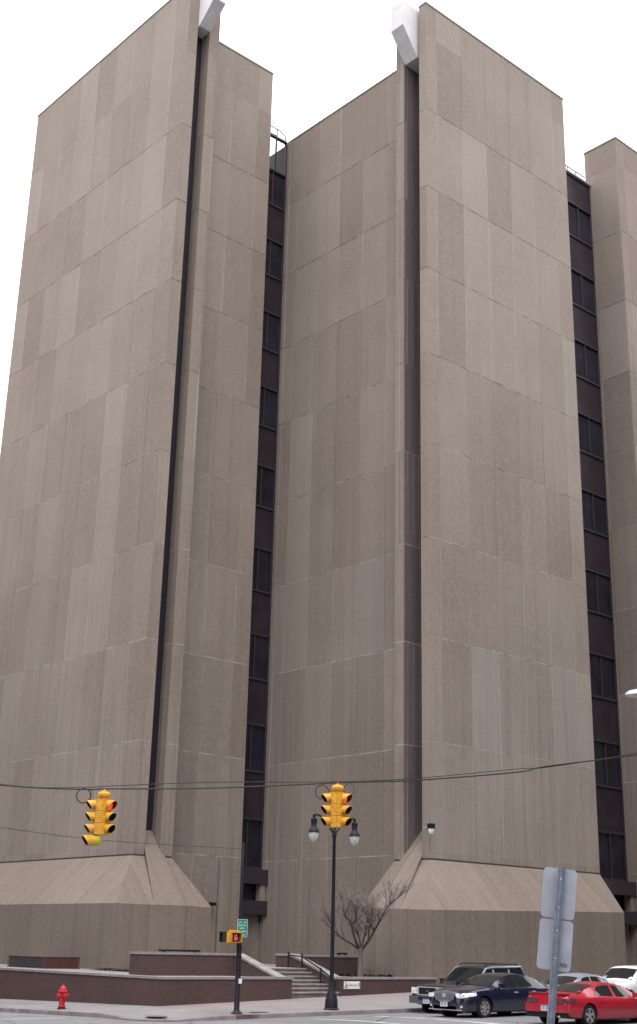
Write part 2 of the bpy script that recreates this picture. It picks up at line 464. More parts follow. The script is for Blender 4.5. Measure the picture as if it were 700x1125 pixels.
# left tower
w = bbox('slab_wall', (34.6, 51.7, -1), (35.28, 69.8, ZA), 'slab', bevel=.04); coping((34.6, 51.7), (35.28, 69.8), ZA, w)
w = bbox('pilaster', (36.16, 51.7, -1), (36.89, 57, ZA), 'pil', bevel=.04); coping((36.16, 51.7), (36.89, 57), ZA, w)
w = bbox('wall', (36.89, 53.0, -1), (42.2, 58, 55.25), 'wallc', bevel=.03); coping((36.95, 53.0), (42.2, 58), 55.25, w)
# middle tower
w = bbox('wall', (44.7, 43.42, -1), (46.5, 54.2, 51.9), 'wallc', bevel=.03); coping((44.7, 43.46), (46.5, 54.2), 51.9, w, .1, .03)
w = bbox('pilaster', (43.77, 42.8, -1), (46.5, 43.42, ZB), 'pil', bevel=.04); coping((43.77, 42.8), (46.5, 43.42), ZB, w)
w = bbox('slab_wall', (43.77, 41.04, -1), (56.6, 41.58, ZB), 'slab', bevel=.04); coping((43.77, 41.04), (56.6, 41.58), ZB, w)
# right tower
w = bbox('slab_wall', (62.3, 41.04, -1), (84, 43.62, 54.2), 'wallc', bevel=.04); coping((62.3, 41.04), (84, 43.62), 54.2, w)
bbox('core', (62.35, 43.63, -1), (84, 60, 50.8), 'bronze_dark')
# cores behind, out of sight from the street but closing the block
bbox('core', (35.3, 58.05, -1), (62.2, 69, 49.2), 'bronze_dark')
bbox('core', (46.55, 41.62, -1), (56.55, 58, 51.6), 'bronze_dark')
bbox('core', (36.9, 58.0, -1), (44.6, 58.04, 49.2), 'bronze_dark')
# pale end band where the middle wall meets the window strip
bbox('end_band', (44.6, 53.92, -1), (44.695, 54.19, 51.9), 'wallc')
# dark set-back wall behind the open top bay of the strip
bbox('setback_wall', (44.72, 54.21, 42), (46.4, 58, 51.88), 'bronze_dark')
# slits with louvres
def slit(x0, x1, y0, y1, axis, z0, z1):
    m = MB()
    m.box((x0, y0, z0), (x1, y1, z1))
    N = int((z1 - z0) / .32)
    for k in range(N):
        z = z0 + .16 + k * .32
        if axis == 'y': m.box((x0 + .02, y0 - .006, z), (x1 - .02, y0, z + .07))
        else: m.box((x0 - .06, y0 + .02, z), (x0, y1 - .02, z + .07))
    return m.build('slit_louver', 'louver', bld, off=B0)
slit(35.285, 36.155, 52.45, 53.3, 'y', 6, ZA - 2)
slit(46.0, 46.45, 41.585, 42.795, 'x', 6, ZB - 2)
M['slit_shade'] = concrete('shaded_slit_concrete', 8.0, 50.0, pw=.45, woff=.1, c1=(.100, .080, .086), c2=(.19, .160, .170), tonevar=1.2)  # darker concrete with the slit's shade put into its colour
bbox('slit_shade_panel', (43.83, 42.775, 6), (46.0, 42.797, ZB - 1.9), 'slit_shade')  # thin panel added on the pilaster side to carry that painted shade
# plinths: base wall and sloping skirt
def plinth_a():
    m = MB()
    V = [(34.6, 73, 6.17), (34.6, 51.7, 6.17), (36.89, 51.7, 6.17), (36.89, 53.0, 6.17),
         (32.4, 73, 3.92), (32.4, 49.5, 3.92), (37.76, 49.5, 3.92), (37.76, 53.0, 3.92),
         (32.4, 73, -1), (32.4, 49.5, -1), (37.76, 49.5, -1), (37.76, 53.0, -1)]
    m.poly(V, [(0, 1, 5, 4), (1, 2, 6, 5), (2, 3, 7, 6), (4, 5, 9, 8), (5, 6, 10, 9), (6, 7, 11, 10)])
    o = m.build('plinth', 'plinth', bld, off=B0, smooth=10)
    MB().poly([(35.29, 52.44, 7.45), (36.15, 52.44, 7.45), (36.15, 51.69, 6.53), (35.29, 51.69, 6.53), (37.05, 49.495, 3.93), (34.5, 49.495, 3.93),
               (36.15, 51.69, 6.1), (35.29, 51.69, 6.1)],
              [(0, 1, 2, 3), (3, 2, 4, 5), (3, 5, 7), (2, 6, 4)]).build('chute', 'plinth', o, off=B0, smooth=10)
plinth_a()
def plinth_b():
    m = MB()
    V = [(44.68, 43.42, 6.17), (43.77, 43.42, 6.17), (43.77, 41.04, 6.17), (56.6, 41.04, 6.17),
         (44.68, 43.42, 4.0), (41.57, 43.40, 4.0), (41.57, 38.98, 3.9), (55.6, 38.98, 4.25),
         (44.68, 43.42, -1), (41.57, 43.40, -1), (41.57, 38.98, -1), (55.6, 38.98, -1), (56.6, 41.5, -1), (56.6, 41.5, 6.17)]
    m.poly(V, [(1, 5, 6, 2), (2, 6, 7, 3), (5, 9, 10, 6), (6, 10, 11, 7), (1, 0, 4, 5), (4, 8, 9, 5), (3, 7, 11, 12, 13)])
    o = m.build('plinth', 'plinth', bld, off=B0, smooth=10)
    MB().poly([(45.1, 41.59, 7.75), (45.1, 42.79, 7.75), (43.76, 42.79, 6.4), (43.76, 41.59, 6.4), (41.565, 43.1, 3.99), (41.565, 40.9, 3.95),
               (43.76, 42.79, 6.1), (43.76, 41.59, 6.1)],
              [(0, 3, 2, 1), (3, 5, 4, 2), (2, 4, 6), (3, 7, 5)]).build('chute', 'plinth', o, off=B0, smooth=10)
plinth_b()
# white roof scuppers jutting from the slit heads
m = MB(); m.prism([(35.3, 50.2, ZA + .05), (35.3, 50.2, 55.45), (35.3, 51.6, 54.25), (35.3, 53.4, 54.25), (35.3, 53.4, ZA + .05)], (.84, 0, 0))
m.build('roof_scupper', 'scup', bld, off=B0, bevel=.02)
m = MB(); m.prism([(42.65, 41.79, ZB + .03), (42.65, 41.79, 52.65), (43.85, 41.79, 51.0), (45.5, 41.79, 51.0), (45.5, 41.79, ZB + .03)], (0, .98, 0))
m.build('roof_scupper', 'scup', bld, off=B0, bevel=.02)
# window strips
def strip(x0, x1, y, ztop, openings, mullions):
    root = bld
    fr = MB()
    fr.box((x0, y, 3.4), (x0 + .12, y + .2, ztop)); fr.box((x1 - .1, y, 3.4), (x1, y + .2, ztop))
    sills = [6.17 + 5.07 * k for k in range(9)]
    for s in sills:
        fr.box((x0 + .12, y - .03, s - .06), (x1 - .1, y + .16, s + .06)); fr.box((x0 + .12, y - .03, s + 2.48), (x1 - .1, y + .16, s + 2.6))
    fr.box((x0 + .12, y - .03, ztop - .12), (x1 - .1, y + .2, ztop))
    f = fr.build('window_strip', 'bronze', bld, off=B0)
    for k, s in enumerate(sills):
        MB().box((x0 + .12, y + .1, s + .06), (x1 - .1, y + .15, s + 2.48)).build('window', 'glass_dark', f, off=B0)
        for q in mullions: MB().box((q - .045, y + .02, s + .06), (q + .045, y + .1, s + 2.48)).build('mullion', 'bronze', f, off=B0)
        if k < len(sills) - 1 or not openings:
            MB().box((x0 + .12, y + .06, s + 2.6), (x1 - .1, y + .15, min(s + 5.01, ztop - .12))).build('spandrel', 'spandrel', f, off=B0)
    return f
f = strip(42.2, 44.6, 54.2, 51.92, True, [43.52])
m = MB(); m.box((42.3, 54.4, 3), (44.6, 58, 49.3)); m.build('strip_backing', 'bronze_dark', bld, off=B0)
m = MB(); m.box((43.66, 54.22, 49.3), (43.74, 54.32, 51.8)); m.build('post', 'bronze', f, off=B0)
strip(56.6, 62.3, 43.3, 51.5, False, [58.5, 60.85])
bbox('strip_backing', (56.6, 43.52, 3), (62.3, 58, 51.3), 'bronze_dark')
bbox('strip_cap', (56.6, 43.2, 51.5), (62.3, 43.6, 51.62), 'galv')
# ledges under the strips, with the recess between them
for (x0, x1, yf, yw) in ((42.2, 44.69, 53.75, 54.19), (56.65, 62.6, 42.75, 43.29)):
    x1b = min(x1, 62.29)
    bbox('ledge', (x0, yf, 5.34), (x1b, yw, 6.08), 'bronze_dark', bevel=.02)
    bbox('ledge', (x0, yf, 3.8), (x1b, yw, 4.5), 'bronze_dark', bevel=.02)
    bbox('recess_pier', (x1b - .45, yf + .08, 4.5), (x1b - .12, yw, 5.34), 'wallc')
    bbox('base_wall', (x0, yw + .04, -1), (x1b, yw + .4, 3.8), 'wallc')
# roof rails
def rail(pts, name='roof_railing', r=.035, par=bld, post=None, drop=1.0):
    m = MB(); m.tube(pts, r, 6)
    if post:
        for p in post: m.tube([p, (p[0], p[1], p[2] - drop)], r, 6)
    return m.build(name, 'rail_grey', par, off=B0)
rail([(42.3, 55.2, 53.4), (44.6, 55.2, 53.4), (45.2, 55.2, 53.2), (45.3, 55.2, 52.0)], post=[(43.6, 55.2, 53.4), (44.5, 55.2, 53.4)], r=.045, drop=1.5)
rail([(42.3, 55.2, 52.85), (44.5, 55.2, 52.85)], r=.045)
rail([(45.2, 43.6, 52.75), (45.2, 54.6, 52.75)], r=.022, post=[(45.2, q, 52.85) for q in (45.2, 46.6, 49.3, 51.8)], drop=.9)
rail([(57.0, 43.6, 52.3), (60.2, 43.6, 52.3), (60.5, 43.6, 52.3), (62.2, 43.6, 52.3)], r=.045, post=[(60.3, 43.6, 52.3), (61.2, 43.6, 52.3)], drop=.7)
m = MB(); m.tube([(59.95, 43.7, 51.5), (59.95, 43.7, 54.0)], .018, 5); m.tube([(59.95, 43.7, 53.7), (59.95, 43.7, 54.1)], .045, 6)
m.build('lightning_rod', 'bronze', bld, off=B0)
# conduit on the left tower wall
m = MB(); m.tube([(40.75, 52.95, -.5), (40.75, 52.95, 6.4)], .022, 6); m.build('conduit', 'kerb', bld, off=B0)

# wall cameras
ca = thing('security_camera', (43.45, 40.72, 7.5), 'white dome security camera on an arm at the corner of the middle concrete tower', 'camera')
c0 = Vector((43.26, 40.95, 7.5)); ca.scale = (.8, .8, .8)
MB().tube([(43.3, 41.6, 7.58), (43.26, 40.95, 7.6)], .028, 6).tube([(43.3, 41.6, 7.58), (43.78, 41.65, 7.58)], .028, 6).build('arm', 'galv', ca, off=c0)
MB().box((43.1, 40.79, 7.52), (43.42, 41.11, 7.8)).build('housing', 'black_metal', ca, off=c0, bevel=.03)
MB().lathe([(.15, .12), (.16, .02), (.15, -.08), (.11, -.17), (.04, -.21)], (43.26, 40.95, 7.42), 14).build('dome', 'white_paint', ca, off=c0)
cb = thing('security_camera', (40.3, 52.7, 4.2), 'small dark box camera low on the left tower wall above the planter', 'camera')
c0 = Vector((40.3, 52.7, 4.2))
MB().box((40.2, 52.6, 4.1), (40.42, 52.9, 4.26)).build('housing', 'black_metal', cb, off=c0, bevel=.03)
MB().tube([(40.35, 52.85, 4.2), (40.35, 53.0, 4.28)], .035, 6).build('arm', 'black_metal', cb, off=c0)

# ------------------------------------------------------------------ planters, stairs
XL, XR, YB = 33.55, 36.05, 41.84
def wall_thing(name, loc, label, cat='wall', group='brick planter walls'):
    return thing(name, loc, label, cat, group)
def brick(par, loc, fn):
    m = MB(); fn(m); m.build('brick_face', 'brick', par, off=loc)
def caps(par, loc, fn):
    m = MB(); fn(m); m.build('coping', 'cap', par, off=loc, bevel=.012)
# left front planter wall (L-shaped)
lc = Vector((WX, WY, 0)); t = wall_thing('brick_planter_wall', lc, 'low dark brick planter wall turning the street corner behind the red hydrant')
ZW = 1.10
brick(t, lc, lambda m: m.prism([(WX, WY, -2.5), (XL - .02, WY, -2.5), (XL - .02, WY + .35, -2.5), (WX + .35, WY + .35, -2.5), (WX + .35, 90, -2.5), (WX, 90, -2.5)], (0, 0, ZW + 2.5)))
caps(t, lc, lambda m: m.prism([(WX - .03, WY - .03, ZW), (XL - .42, WY - .03, ZW), (XL - .42, WY + .38, ZW), (WX + .38, WY + .38, ZW), (WX + .38, 90, ZW), (WX - .03, 90, ZW)], (0, 0, .085)))
# stair cheek walls
def cheek(xa, xb, y1, label, zt):
    l = Vector(((xa + xb) / 2, WY, 0)); t = wall_thing('stair_wall', l, label, 'wall', 'sloping stair walls')
    pr = [(WY if xa > XL else WY + .36, -1), (WY if xa > XL else WY + .36, ZW), (WY + .45, ZW), (YB - .1, zt - .085), (y1, zt - .085), (y1, -1)]
    brick(t, l, lambda m: m.prism([(xa, y, z) for y, z in pr], (xb - xa, 0, 0)))
    tp = [(WY - .03, ZW), (WY + .45, ZW), (YB - .1, zt - .085), (y1 + .02, zt - .085), (y1 + .02, zt), (YB - .1, zt), (WY + .45, ZW + .085), (WY - .03, ZW + .085)]
    caps(t, l, lambda m: m.prism([(xa - .03, y, z) for y, z in tp], (xb - xa + .06, 0, 0)))
    return t
cheek(XL - .38, XL, 42.2, 'sloping brick wall with a pale coping on the left side of the steps', 1.97)
cheek(XR, XR + .38, 42.67, 'sloping brick wall with a pale coping between the steps and the bare tree', 1.99)
# right front wall
l = Vector((XR + .4, WY, 0)); t = wall_thing('brick_planter_wall', l, 'low brick planter wall carrying the white accessible entrance sign')
brick(t, l, lambda m: m.box((XR + .382, WY, -1), (41.55, WY + .35, ZW)))
caps(t, l, lambda m: m.box((XR + .415, WY - .03, ZW), (41.56, WY + .38, ZW + .085)))
# upper walls
l = Vector((28.45, YB, 1)); t = wall_thing('brick_planter_wall', l, 'upper brick wall in front of the left tower plinth, set back behind the gravel bed')
brick(t, l, lambda m: m.box((28.45, YB, -1), (XL - .382, YB + .35, 1.885)))
caps(t, l, lambda m: m.box((28.42, YB - .03, 1.885), (XL - .415, YB + .38, 1.97)))
l = Vector((XR + .4, YB, 1)); t = wall_thing('brick_planter_wall', l, 'upper brick wall behind the bare tree to the right of the steps')
brick(t, l, lambda m: m.box((XR + .382, YB, -1), (40.27, YB + .35, 1.885)))
caps(t, l, lambda m: m.box((XR + .415, YB - .03, 1.885), (40.3, YB + .38, 1.97)))
# stairs
l = Vector((34.8, WY, .45)); t = thing('stone_steps', l, 'flight of pale stone steps climbing between the two sloping brick walls', 'steps')
for i in range(7):
    y0 = WY + .06 + .33 * i; z1 = .50 + .137 * (i + 1)
    MB().box((XL + .003, y0, -.5), (XR - .003, y0 + .33, z1 - .05)).build('riser', 'kerb', t, off=l)
    MB().box((XL + .005, y0 - .03, z1 - .05), (XR - .005, y0 + .33 if i < 6 else y0 + .33, z1)).build('tread', 'stone_step', t, off=l, bevel=.008)
MB().box((XL + .005, WY + .06 + .33 * 7 + .001, .5), (XR - .005, 50, 1.46)).build('landing', 'stone_step', t, off=l)
# hand rail
l = Vector((XR - .25, WY + .2, .6)); t = thing('stair_handrail', l, 'black metal handrail climbing the steps beside the right brick wall', 'handrail')
xh = XR - .16
P = [(xh, WY + .15, .60), (xh, WY + 1.0, .95), (xh, WY + 2.15, 1.4), (xh, WY + 3.0, 1.45)]
for p, h in zip(P, (.5, .56, .62, .62)): MB().tube([p, (p[0], p[1], p[2] + h)], .034, 6).build('post', 'black_metal', t, off=l)
MB().tube([(xh, WY - .08, .98)] + [(p[0], p[1], p[2] + h) for p, h in zip(P, (.45, .5, .5, .5))], .03, 6).build('rail', 'black_metal', t, off=l)
# gravel beds
def bed(name, poly, z, label):
    m = MB(); m.prism([(x, y, z - 1.5) for x, y in poly], (0, 0, 1.5))
    o = m.build(name, 'gravel'); o['kind'] = 'stuff'; tag(o, label, 'gravel'); return o
bed('gravel_bed', [(WX + .36, WY + .36), (XL - .39, WY + .36), (XL - .39, YB - .01), (28.44, YB - .01), (28.44, YB + .36), (XL - .39, YB + .36), (XL - .39, 49.49), (32.39, 49.49), (32.39, 89), (WX + .36, 89)], 1.13, 'pale gravel filling the planter behind the corner brick wall')
bed('gravel_bed', [(XR + .39, WY + .36), (41.56, WY + .36), (41.56, YB - .01), (XR + .39, YB - .01)], 1.13, 'pale gravel under the bare tree beside the steps')
# plaza deck behind the upper walls
m = MB(); m.box((XL - .37, 42.25, 0), (XL - .005, 53.9, 1.45)); m.box((XR + .005, 42.68, 0), (41.5, 53.0, 1.45)); m.box((XL, 50.0, 0), (XR, 53.0, 1.45)); struct(m.build('plaza', 'side'))
# leaf litter / dark low planting on the gravel
def litter(name, x0, x1, y0, y1, z, n, label):
    m = MB()
    for _ in range(n):
        x = rnd.uniform(x0, x1); y = rnd.uniform(y0, y1); s = rnd.uniform(.05, .12); h = rnd.uniform(.0, .07)
        a = rnd.uniform(0, 6.3); d = Vector((math.cos(a), math.sin(a), rnd.uniform(-.5, .7))) * s; e = Vector((-math.sin(a), math.cos(a), rnd.uniform(-.5, .5))) * s * .6
        p = Vector((x, y, z + h)); m.face([p - d, p + e, p + d, p - e])
    o = m.build(name, 'gravel_dark', smooth=0); o['kind'] = 'stuff'; return tag(o, label, 'ground cover')
litter('ground_cover', 38.7, 41.4, 40.9, 41.7, 1.13, 500, 'dark withered ground cover below the right tower plinth')
litter('ground_cover', 31.2, 32.3, 45.0, 49.2, 1.13, 700, 'dark withered ground cover along the left tower plinth')
# low lights on the walls
def bar(x, y, z, L, label, rz=0):
    l = Vector((x, y, z)); t = thing('wall_light', l, label, 'light fixture', 'low black light bars', rz)
    MB().box((-L / 2, -.06, .03), (L / 2, .06, .10)).build('housing', 'black_metal', t, bevel=.015)
    for q in (-L * .38, L * .38): MB().box((q - .03, -.04, 0), (q + .03, .04, .03)).build('bracket', 'black_metal', t)
bar(30.6, YB + .17, 1.97, 1.9, 'long low black light bar on the coping of the upper left brick wall')
bar(39.2, YB + .17, 1.97, .5, 'short black light bar on the coping of the wall behind the bare tree')
# vent housing
l = Vector((30.8, 52.4, 1.13)); t = thing('vent_housing', l, 'low louvred metal vent housing standing in the left gravel bed', 'vent')
x0, x1, y0, y1, z0, z1 = 29.9, 31.7, 50.9, 54.1, 1.1, 1.62
MB().box((x0 + .06, y0 + .06, z0), (x1 - .06, y1 - .06, z1 - .03)).build('body', 'louver', t, off=l)
m = MB()
for k in range(6): m.box((x0, y0 + .06, z0 + .03 + k * .082), (x0 + .05, y1, z0 + .075 + k * .082))
m.build('louver', 'vent_dark', t, off=l)
m = MB()
for k in range(6): m.box((x0 + .06, y0, z0 + .03 + k * .082), (x1, y0 + .05, z0 + .095 + k * .082))
m.build('louver', 'vent_brown', t, off=l)
m = MB(); m.box((x0 - .02, y0 - .02, z1 - .03), (x1 + .02, y1 + .02, z1)); m.box((x0 - .005, y0 - .005, z0), (x0 + .055, y0 + .055, z1 - .03))
m.build('frame', 'vent_brown', t, off=l)

# accessible entrance sign
l = Vector((36.65, WY, .89)); t = thing('entrance_sign', l, 'small white accessible entrance sign mounted on the brick planter wall', 'sign')
MB().box((-.43, -.03, -.14), (.43, 0, .14)).build('panel', 'white_paint', t, bevel=.004)
me = text_mesh('Entrance', .135); me.materials.append(M['ink'])
o = bpy.data.objects.new('lettering', me); C.objects.link(o); o.parent = t; o.location = (.04, -.034, 0); o.rotation_euler = (R(90), 0, 0)
m = MB()
ring = [(-.335 + .06 * math.cos(R(a)), -.034, -.035 + .06 * math.sin(R(a))) for a in range(-200, 61, 20)]
m.tube(ring, .010, 5); m.tube([(-.345, -.034, .07), (-.34, -.034, -.005), (-.29, -.034, -.01), (-.265, -.034, -.075)], .012, 5)
m.lathe([(.018, -.003), (.018, .003)], (-.347, -.034, .1), 10, 'Y')
m.tube([(.375, -.034, -.07), (.375, -.034, .06)], .011, 5); m.tube([(.345, -.034, .03), (.375, -.034, .075), (.405, -.034, .03)], .011, 5)
m.build('symbol', 'ink', t)

# ------------------------------------------------------------------ street lamp
l = Vector((32.09, 34.9, .21)); lamp = thing('street_lamp', l, 'tall black twin-armed street lamp with acorn globes at the kerb', 'street lamp')
MB().lathe([(.27, 0), (.27, .05), (.235, .08), (.225, .34), (.2, .4), (.19, .5), (.14, .6), (.1, .85), (.085, .95)], seg=12).build('base', 'black_metal', lamp)
MB().lathe([(.078, .9), (.07, 3), (.058, 5.85), (.085, 5.9), (.085, 6.0), (.05, 6.08), (.05, 6.45), (.03, 6.5)], seg=12).build('pole', 'black_metal', lamp)
for s in (-1, 1):
    pts = []
    for k in range(11):
        u = k / 10; pts.append((s * (.04 + u * .98), 0, 6.0 + .62 * math.sin(u * math.pi * .60)))
    MB().tube(pts, .034, 8).build('arm', 'black_metal', lamp)
    x = s * 1.01
    hd = MB(); hd.lathe([(.05, 6.56), (.06, 6.44), (.125, 6.40), (.12, 6.36), (.10, 6.16), (.12, 6.12), (.18, 6.02), (.205, 5.96), (.205, 5.93)], (x, 0, .05), 14)
    h = hd.build('lamp_head', 'black_metal', lamp)
    MB().lathe([(.185, 5.93), (.18, 5.85), (.155, 5.74), (.105, 5.64), (.03, 5.59)], (x, 0, .05), 14).build('globe', 'lampglass', h)

# ------------------------------------------------------------------ crossing signal pole with green sign
l = Vector((27.75, 34.76, .15)); t = thing('signal_pole', l, 'slim dark metal pole carrying a crossing signal and a green sign at the corner', 'pole')
MB().lathe([(.19, 0), (.19, .04), (.12, .1), (.095, .14), (.085, 2.6), (.1, 2.62), (.1, 2.68), (.062, 2.72), (.052, 5.42), (.03, 5.46)], seg=12).build('shaft', 'black_metal', t)
m = MB()
for z in (1.35, 1.75, 2.02): m.lathe([(.102, z), (.102, z + .05)], seg=12)
m.build('clamp', 'black_metal', t)
MB().box((-.05, -.16, .95), (.05, -.1, 1.1)).build('push_button', 'white_paint', t, bevel=.01)
VX = Vector((.72, -.69, 0))   # sideways as seen from the corner opposite
l2 = Vector((27.82, 34.70, 2.83)); s = thing('green_sign', l2, 'small green sign with white lettering clamped to the slim signal pole', 'sign', rz=R(-43))
MB().box((-.17, -.13, -.285), (.17, -.11, .285)).build('panel', 'green', s, bevel=.003)
m = MB()
for a, b in (((-.165, .27), (.165, .28)), ((-.165, -.28), (.165, -.27)), ((-.165, -.28), (-.155, .28)), ((.155, -.28), (.165, .28))):
    m.box((a[0], -.1335, a[1]), (b[0], -.1305, b[1]))
m.build('border', 'white_paint', s)
m = MB()
for z, h, spans in ((.185, .05, ((-.11, -.03), (.04, .12))), (.095, .05, ((-.13, -.05), (-.03, .04), (.06, .13))), (.0, .05, ((-.08, .08),)), (-.1, .05, ((-.13, -.06), (-.045, .03), (.045, .13))), (-.205, .06, ((-.11, .11),))):
    for a, b in spans:
        x = a
        while x < b - .012:
            m.box((x, -.1345, z - h / 2), (min(b, x + .009), -.1305, z + h / 2))
            k = rnd.choice((0, .4, .8)) * h; m.box((x + .009, -.1345, z - h / 2 + k), (min(b, x + .024), -.1305, z - h / 2 + k + .008)); x += .031
m.build('lettering', 'white_paint', s)
# crossing signal: two yellow boxes
l3 = Vector((27.55, 34.86, 2.35)); s = thing('pedestrian_signal', l3, 'yellow pedestrian crossing signal showing a red hand on the slim pole', 'crossing signal')
for rz, nm in ((R(-20), 'front'), (R(-110), 'side')):
    q = Matrix.Rotation(rz, 4, 'Z')
    def put(o): o.matrix_local = q @ o.matrix_local
    put(MB().box((-.17, -.28, .02), (.17, -.06, .36)).build('housing', 'yellow', s, bevel=.02))
    v = MB(); v.box((-.18, -.46, .33), (.18, -.28, .36)); v.box((-.18, -.42, .03), (-.16, -.28, .34)); v.box((.16, -.42, .03), (.18, -.28, .34)); put(v.build('visor', 'visor_in' if nm == 'side' else 'yellow', s))
    put(MB().box((-.14, -.29, .05), (.14, -.282, .33)).build('lens', 'visor_in', s))
    if nm == 'front':
        h = MB(); h.box((-.055, -.297, .09), (.05, -.291, .19))
        for k in range(4): h.box((-.055 + k * .028, -.297, .19), (-.035 + k * .028, -.291, .27 + (.02 if k in (1, 2) else 0)))
        h.prism([(.05, -.297, .11), (.09, -.297, .17), (.075, -.297, .19), (.05, -.297, .16)], (0, .006, 0))
        put(h.build('hand_symbol', 'hand_lit', s))
MB().box((-.1, -.1, -.04), (.1, .1, .02)).box((-.1, -.1, .36), (.12, .1, .42)).box((.08, -.14, .0), (.2, .0, .05)).build('bracket', 'yellow', s, bevel=.01)

# ------------------------------------------------------------------ hanging traffic signals
def visor(m, z, r, L, rot):
    """open-bottomed tunnel visor along -Y, drooping"""
    N = 14; A = [R(-52 + 284 * k / N) for k in range(N + 1)]
    vo = []
    for k, a in enumerate(A):
        c, s_ = math.cos(a), math.sin(a)
        ln = L * (.36 + .64 * (s_ * .5 + .5))
        vo.append([(c * r, 0, z + s_ * r), (c * r * .99, -ln, z - .09 * ln + s_ * r), (c * (r - .012), -ln, z - .09 * ln + s_ * (r - .012)), (c * (r - .012), 0, z + s_ * (r - .012))])
    vs = [[m.b.verts.new(rot @ Vector(p)) for p in row] for row in vo]
    for a, b in zip(vs, vs[1:]):
        for q in range(3): m.b.faces.new((a[q], b[q], b[q + 1], a[q + 1]))
def signal(loc, label, extra, turn):
    loc = Vector(loc); t = thing('traffic_signal', loc, label, 'traffic signal', 'yellow traffic signals on the span wire'); t.scale = (.9, .9, .92)
    m = MB(); m.tube([(0, 0, 0), (0, 0, -.1)], .03, 8); m.lathe([(.05, -.05), (.17, -.09), (.21, -.15), (.19, -.22), (.12, -.26), (.06, -.3)], seg=8)
    m.box((-.12, -.12, -.31), (.12, .12, -.27), rz=R(20)); m.box((-.2, -.05, -.17), (.2, .05, -.13), rz=R(-40))
    m.build('hanger', 'yellow', t)
    m = MB(); m.tube([(0, 0, -.28), (0, 0, -1.34)], .03, 8); m.build('spindle', 'black_metal', t)
    for face in (0, 1):
        rot = Matrix.Rotation(R(-90 - turn[0]) if face == 0 else R(turn[1]), 3, 'Z')   # face 0 looks along -X, face 1 along -Y
        hb = MB()
        for k in range(3):
            z = -.31 - k * .345
            hb.prism([(-.15, -.10, z), (.15, -.10, z), (.15, -.10, z - .335), (-.15, -.10, z - .335)], (0, -.17, 0))
        hb.prism([(-.05, -.08, -.3), (.05, -.08, -.3), (.05, -.08, -1.34), (-.05, -.08, -1.34)], (0, -.06, 0))
        for v in hb.b.verts: v.co = rot @ v.co
        hd = hb.build('signal_head', 'yellow', t, bevel=.025)
        for k in range(3):
            z = -.478 - k * .345
            v = MB(); visor(v, z, .14, .29, rot)
            for q in v.b.verts: q.co += rot @ Vector((0, -.265, 0))
            v.build('visor', 'yellow', hd)
            v = MB(); visor(v, z, .127, .28, rot)
            for q in v.b.verts: q.co += rot @ Vector((0, -.267, 0))
            v.build('visor_lining', 'visor_in', hd)
            v = MB(); v.lathe([(.128, 0), (.128, .01), (.09, .03), (.02, .04)], (0, 0, 0), 18, 'Y')
            for q in v.b.verts: q.co = rot @ (Vector((q.co.x, -q.co.y, q.co.z)) + Vector((0, -.275, z)))
            v.build('lens', 'red_lit' if (face == 1 and k == 0) else 'lens', hd)
    if extra:
        rot = Matrix.Rotation(R(-90 - turn[0]), 3, 'Z')
        v = MB(); v.lathe([(.05, -.13), (.12, -.17), (.155, -.23), (.175, -.42), (.16, -.44)], (0, 0, 0), 16, 'Y')
        for q in v.b.verts: q.co = rot @ (q.co + Vector((0, .14, -1.51)))
        hd = v.build('arrow_head', 'yellow2', t)
        v = MB(); visor(v, -1.51, .165, .32, rot)
        for q in v.b.verts: q.co += rot @ Vector((0, -.28, 0))
        v.build('visor', 'yellow', hd)
        v = MB(); visor(v, -1.51, .15, .31, rot)
        for q in v.b.verts: q.co += rot @ Vector((0, -.282, 0))
        v.build('visor_lining', 'visor_in', hd)
        v = MB(); v.lathe([(.155, 0), (.155, .01), (.1, .03)], (0, 0, 0), 16, 'Y')
        for q in v.b.verts: q.co = rot @ (Vector((q.co.x, -q.co.y, q.co.z)) + Vector((0, -.31, -1.51)))
        v.build('lens', 'lens', hd)
    return t
signal((19.29, 30.4, 6.30), 'hanging yellow traffic signal with an extra arrow lamp, in front of the left tower', True, (14, 8))
signal((24.42, 26.46, 6.68), 'hanging yellow traffic signal seen above the twin-armed street lamp', False, (16, 8))
# span wires
def spline(pts, n=10):
    out = []; P = [Vector(p) for p in pts]; P = [P[0] * 2 - P[1]] + P + [P[-1] * 2 - P[-2]]
    for i in range(1, len(P) - 2):
        for k in range(n):
            u = k / n; a, b, c, d = P[i - 1:i + 3]
            out.append(.5 * ((2 * b) + (c - a) * u + (2 * a - 5 * b + 4 * c - d) * u * u + (3 * b - a - 3 * c + d) * u ** 3))
    return out + [P[-2]]
main = [(17.6, 46.5, 8.1), (18.72, 35.35, 6.72), (19.13, 31.09, 6.33), (19.29, 30.4, 6.31), (21.6, 28.6, 6.42), (24.42, 26.46, 6.68), (27.48, 26.25, 7.04), (31.75, 25.94, 7.69), (33.07, 25.89, 8.0), (37.26, 25.24, 8.79), (46, 23.6, 10.6)]
m = MB(); m.tube(spline(main), .022, 6)
sec = [(p[0], p[1], p[2] + d) for p, d in zip(main, (0.3, .03, .06, .07, .16, .03, .06, .1, -.03, .06, .3))]
m.tube(spline(sec), .012, 5)
tag(m.build('span_wire', 'ink'), 'black span wire crossing the junction and carrying both traffic signals', 'wire')
m = MB(); m.tube(spline([(20.3, 44.3, 6.5), (21.66, 40.58, 5.95), (24.17, 37.96, 5.58), (27.72, 34.76, 5.4)]), .012, 5)
tag(m.build('service_wire', 'ink'), 'thin lower wire sagging from the left to the slim signal pole', 'wire')
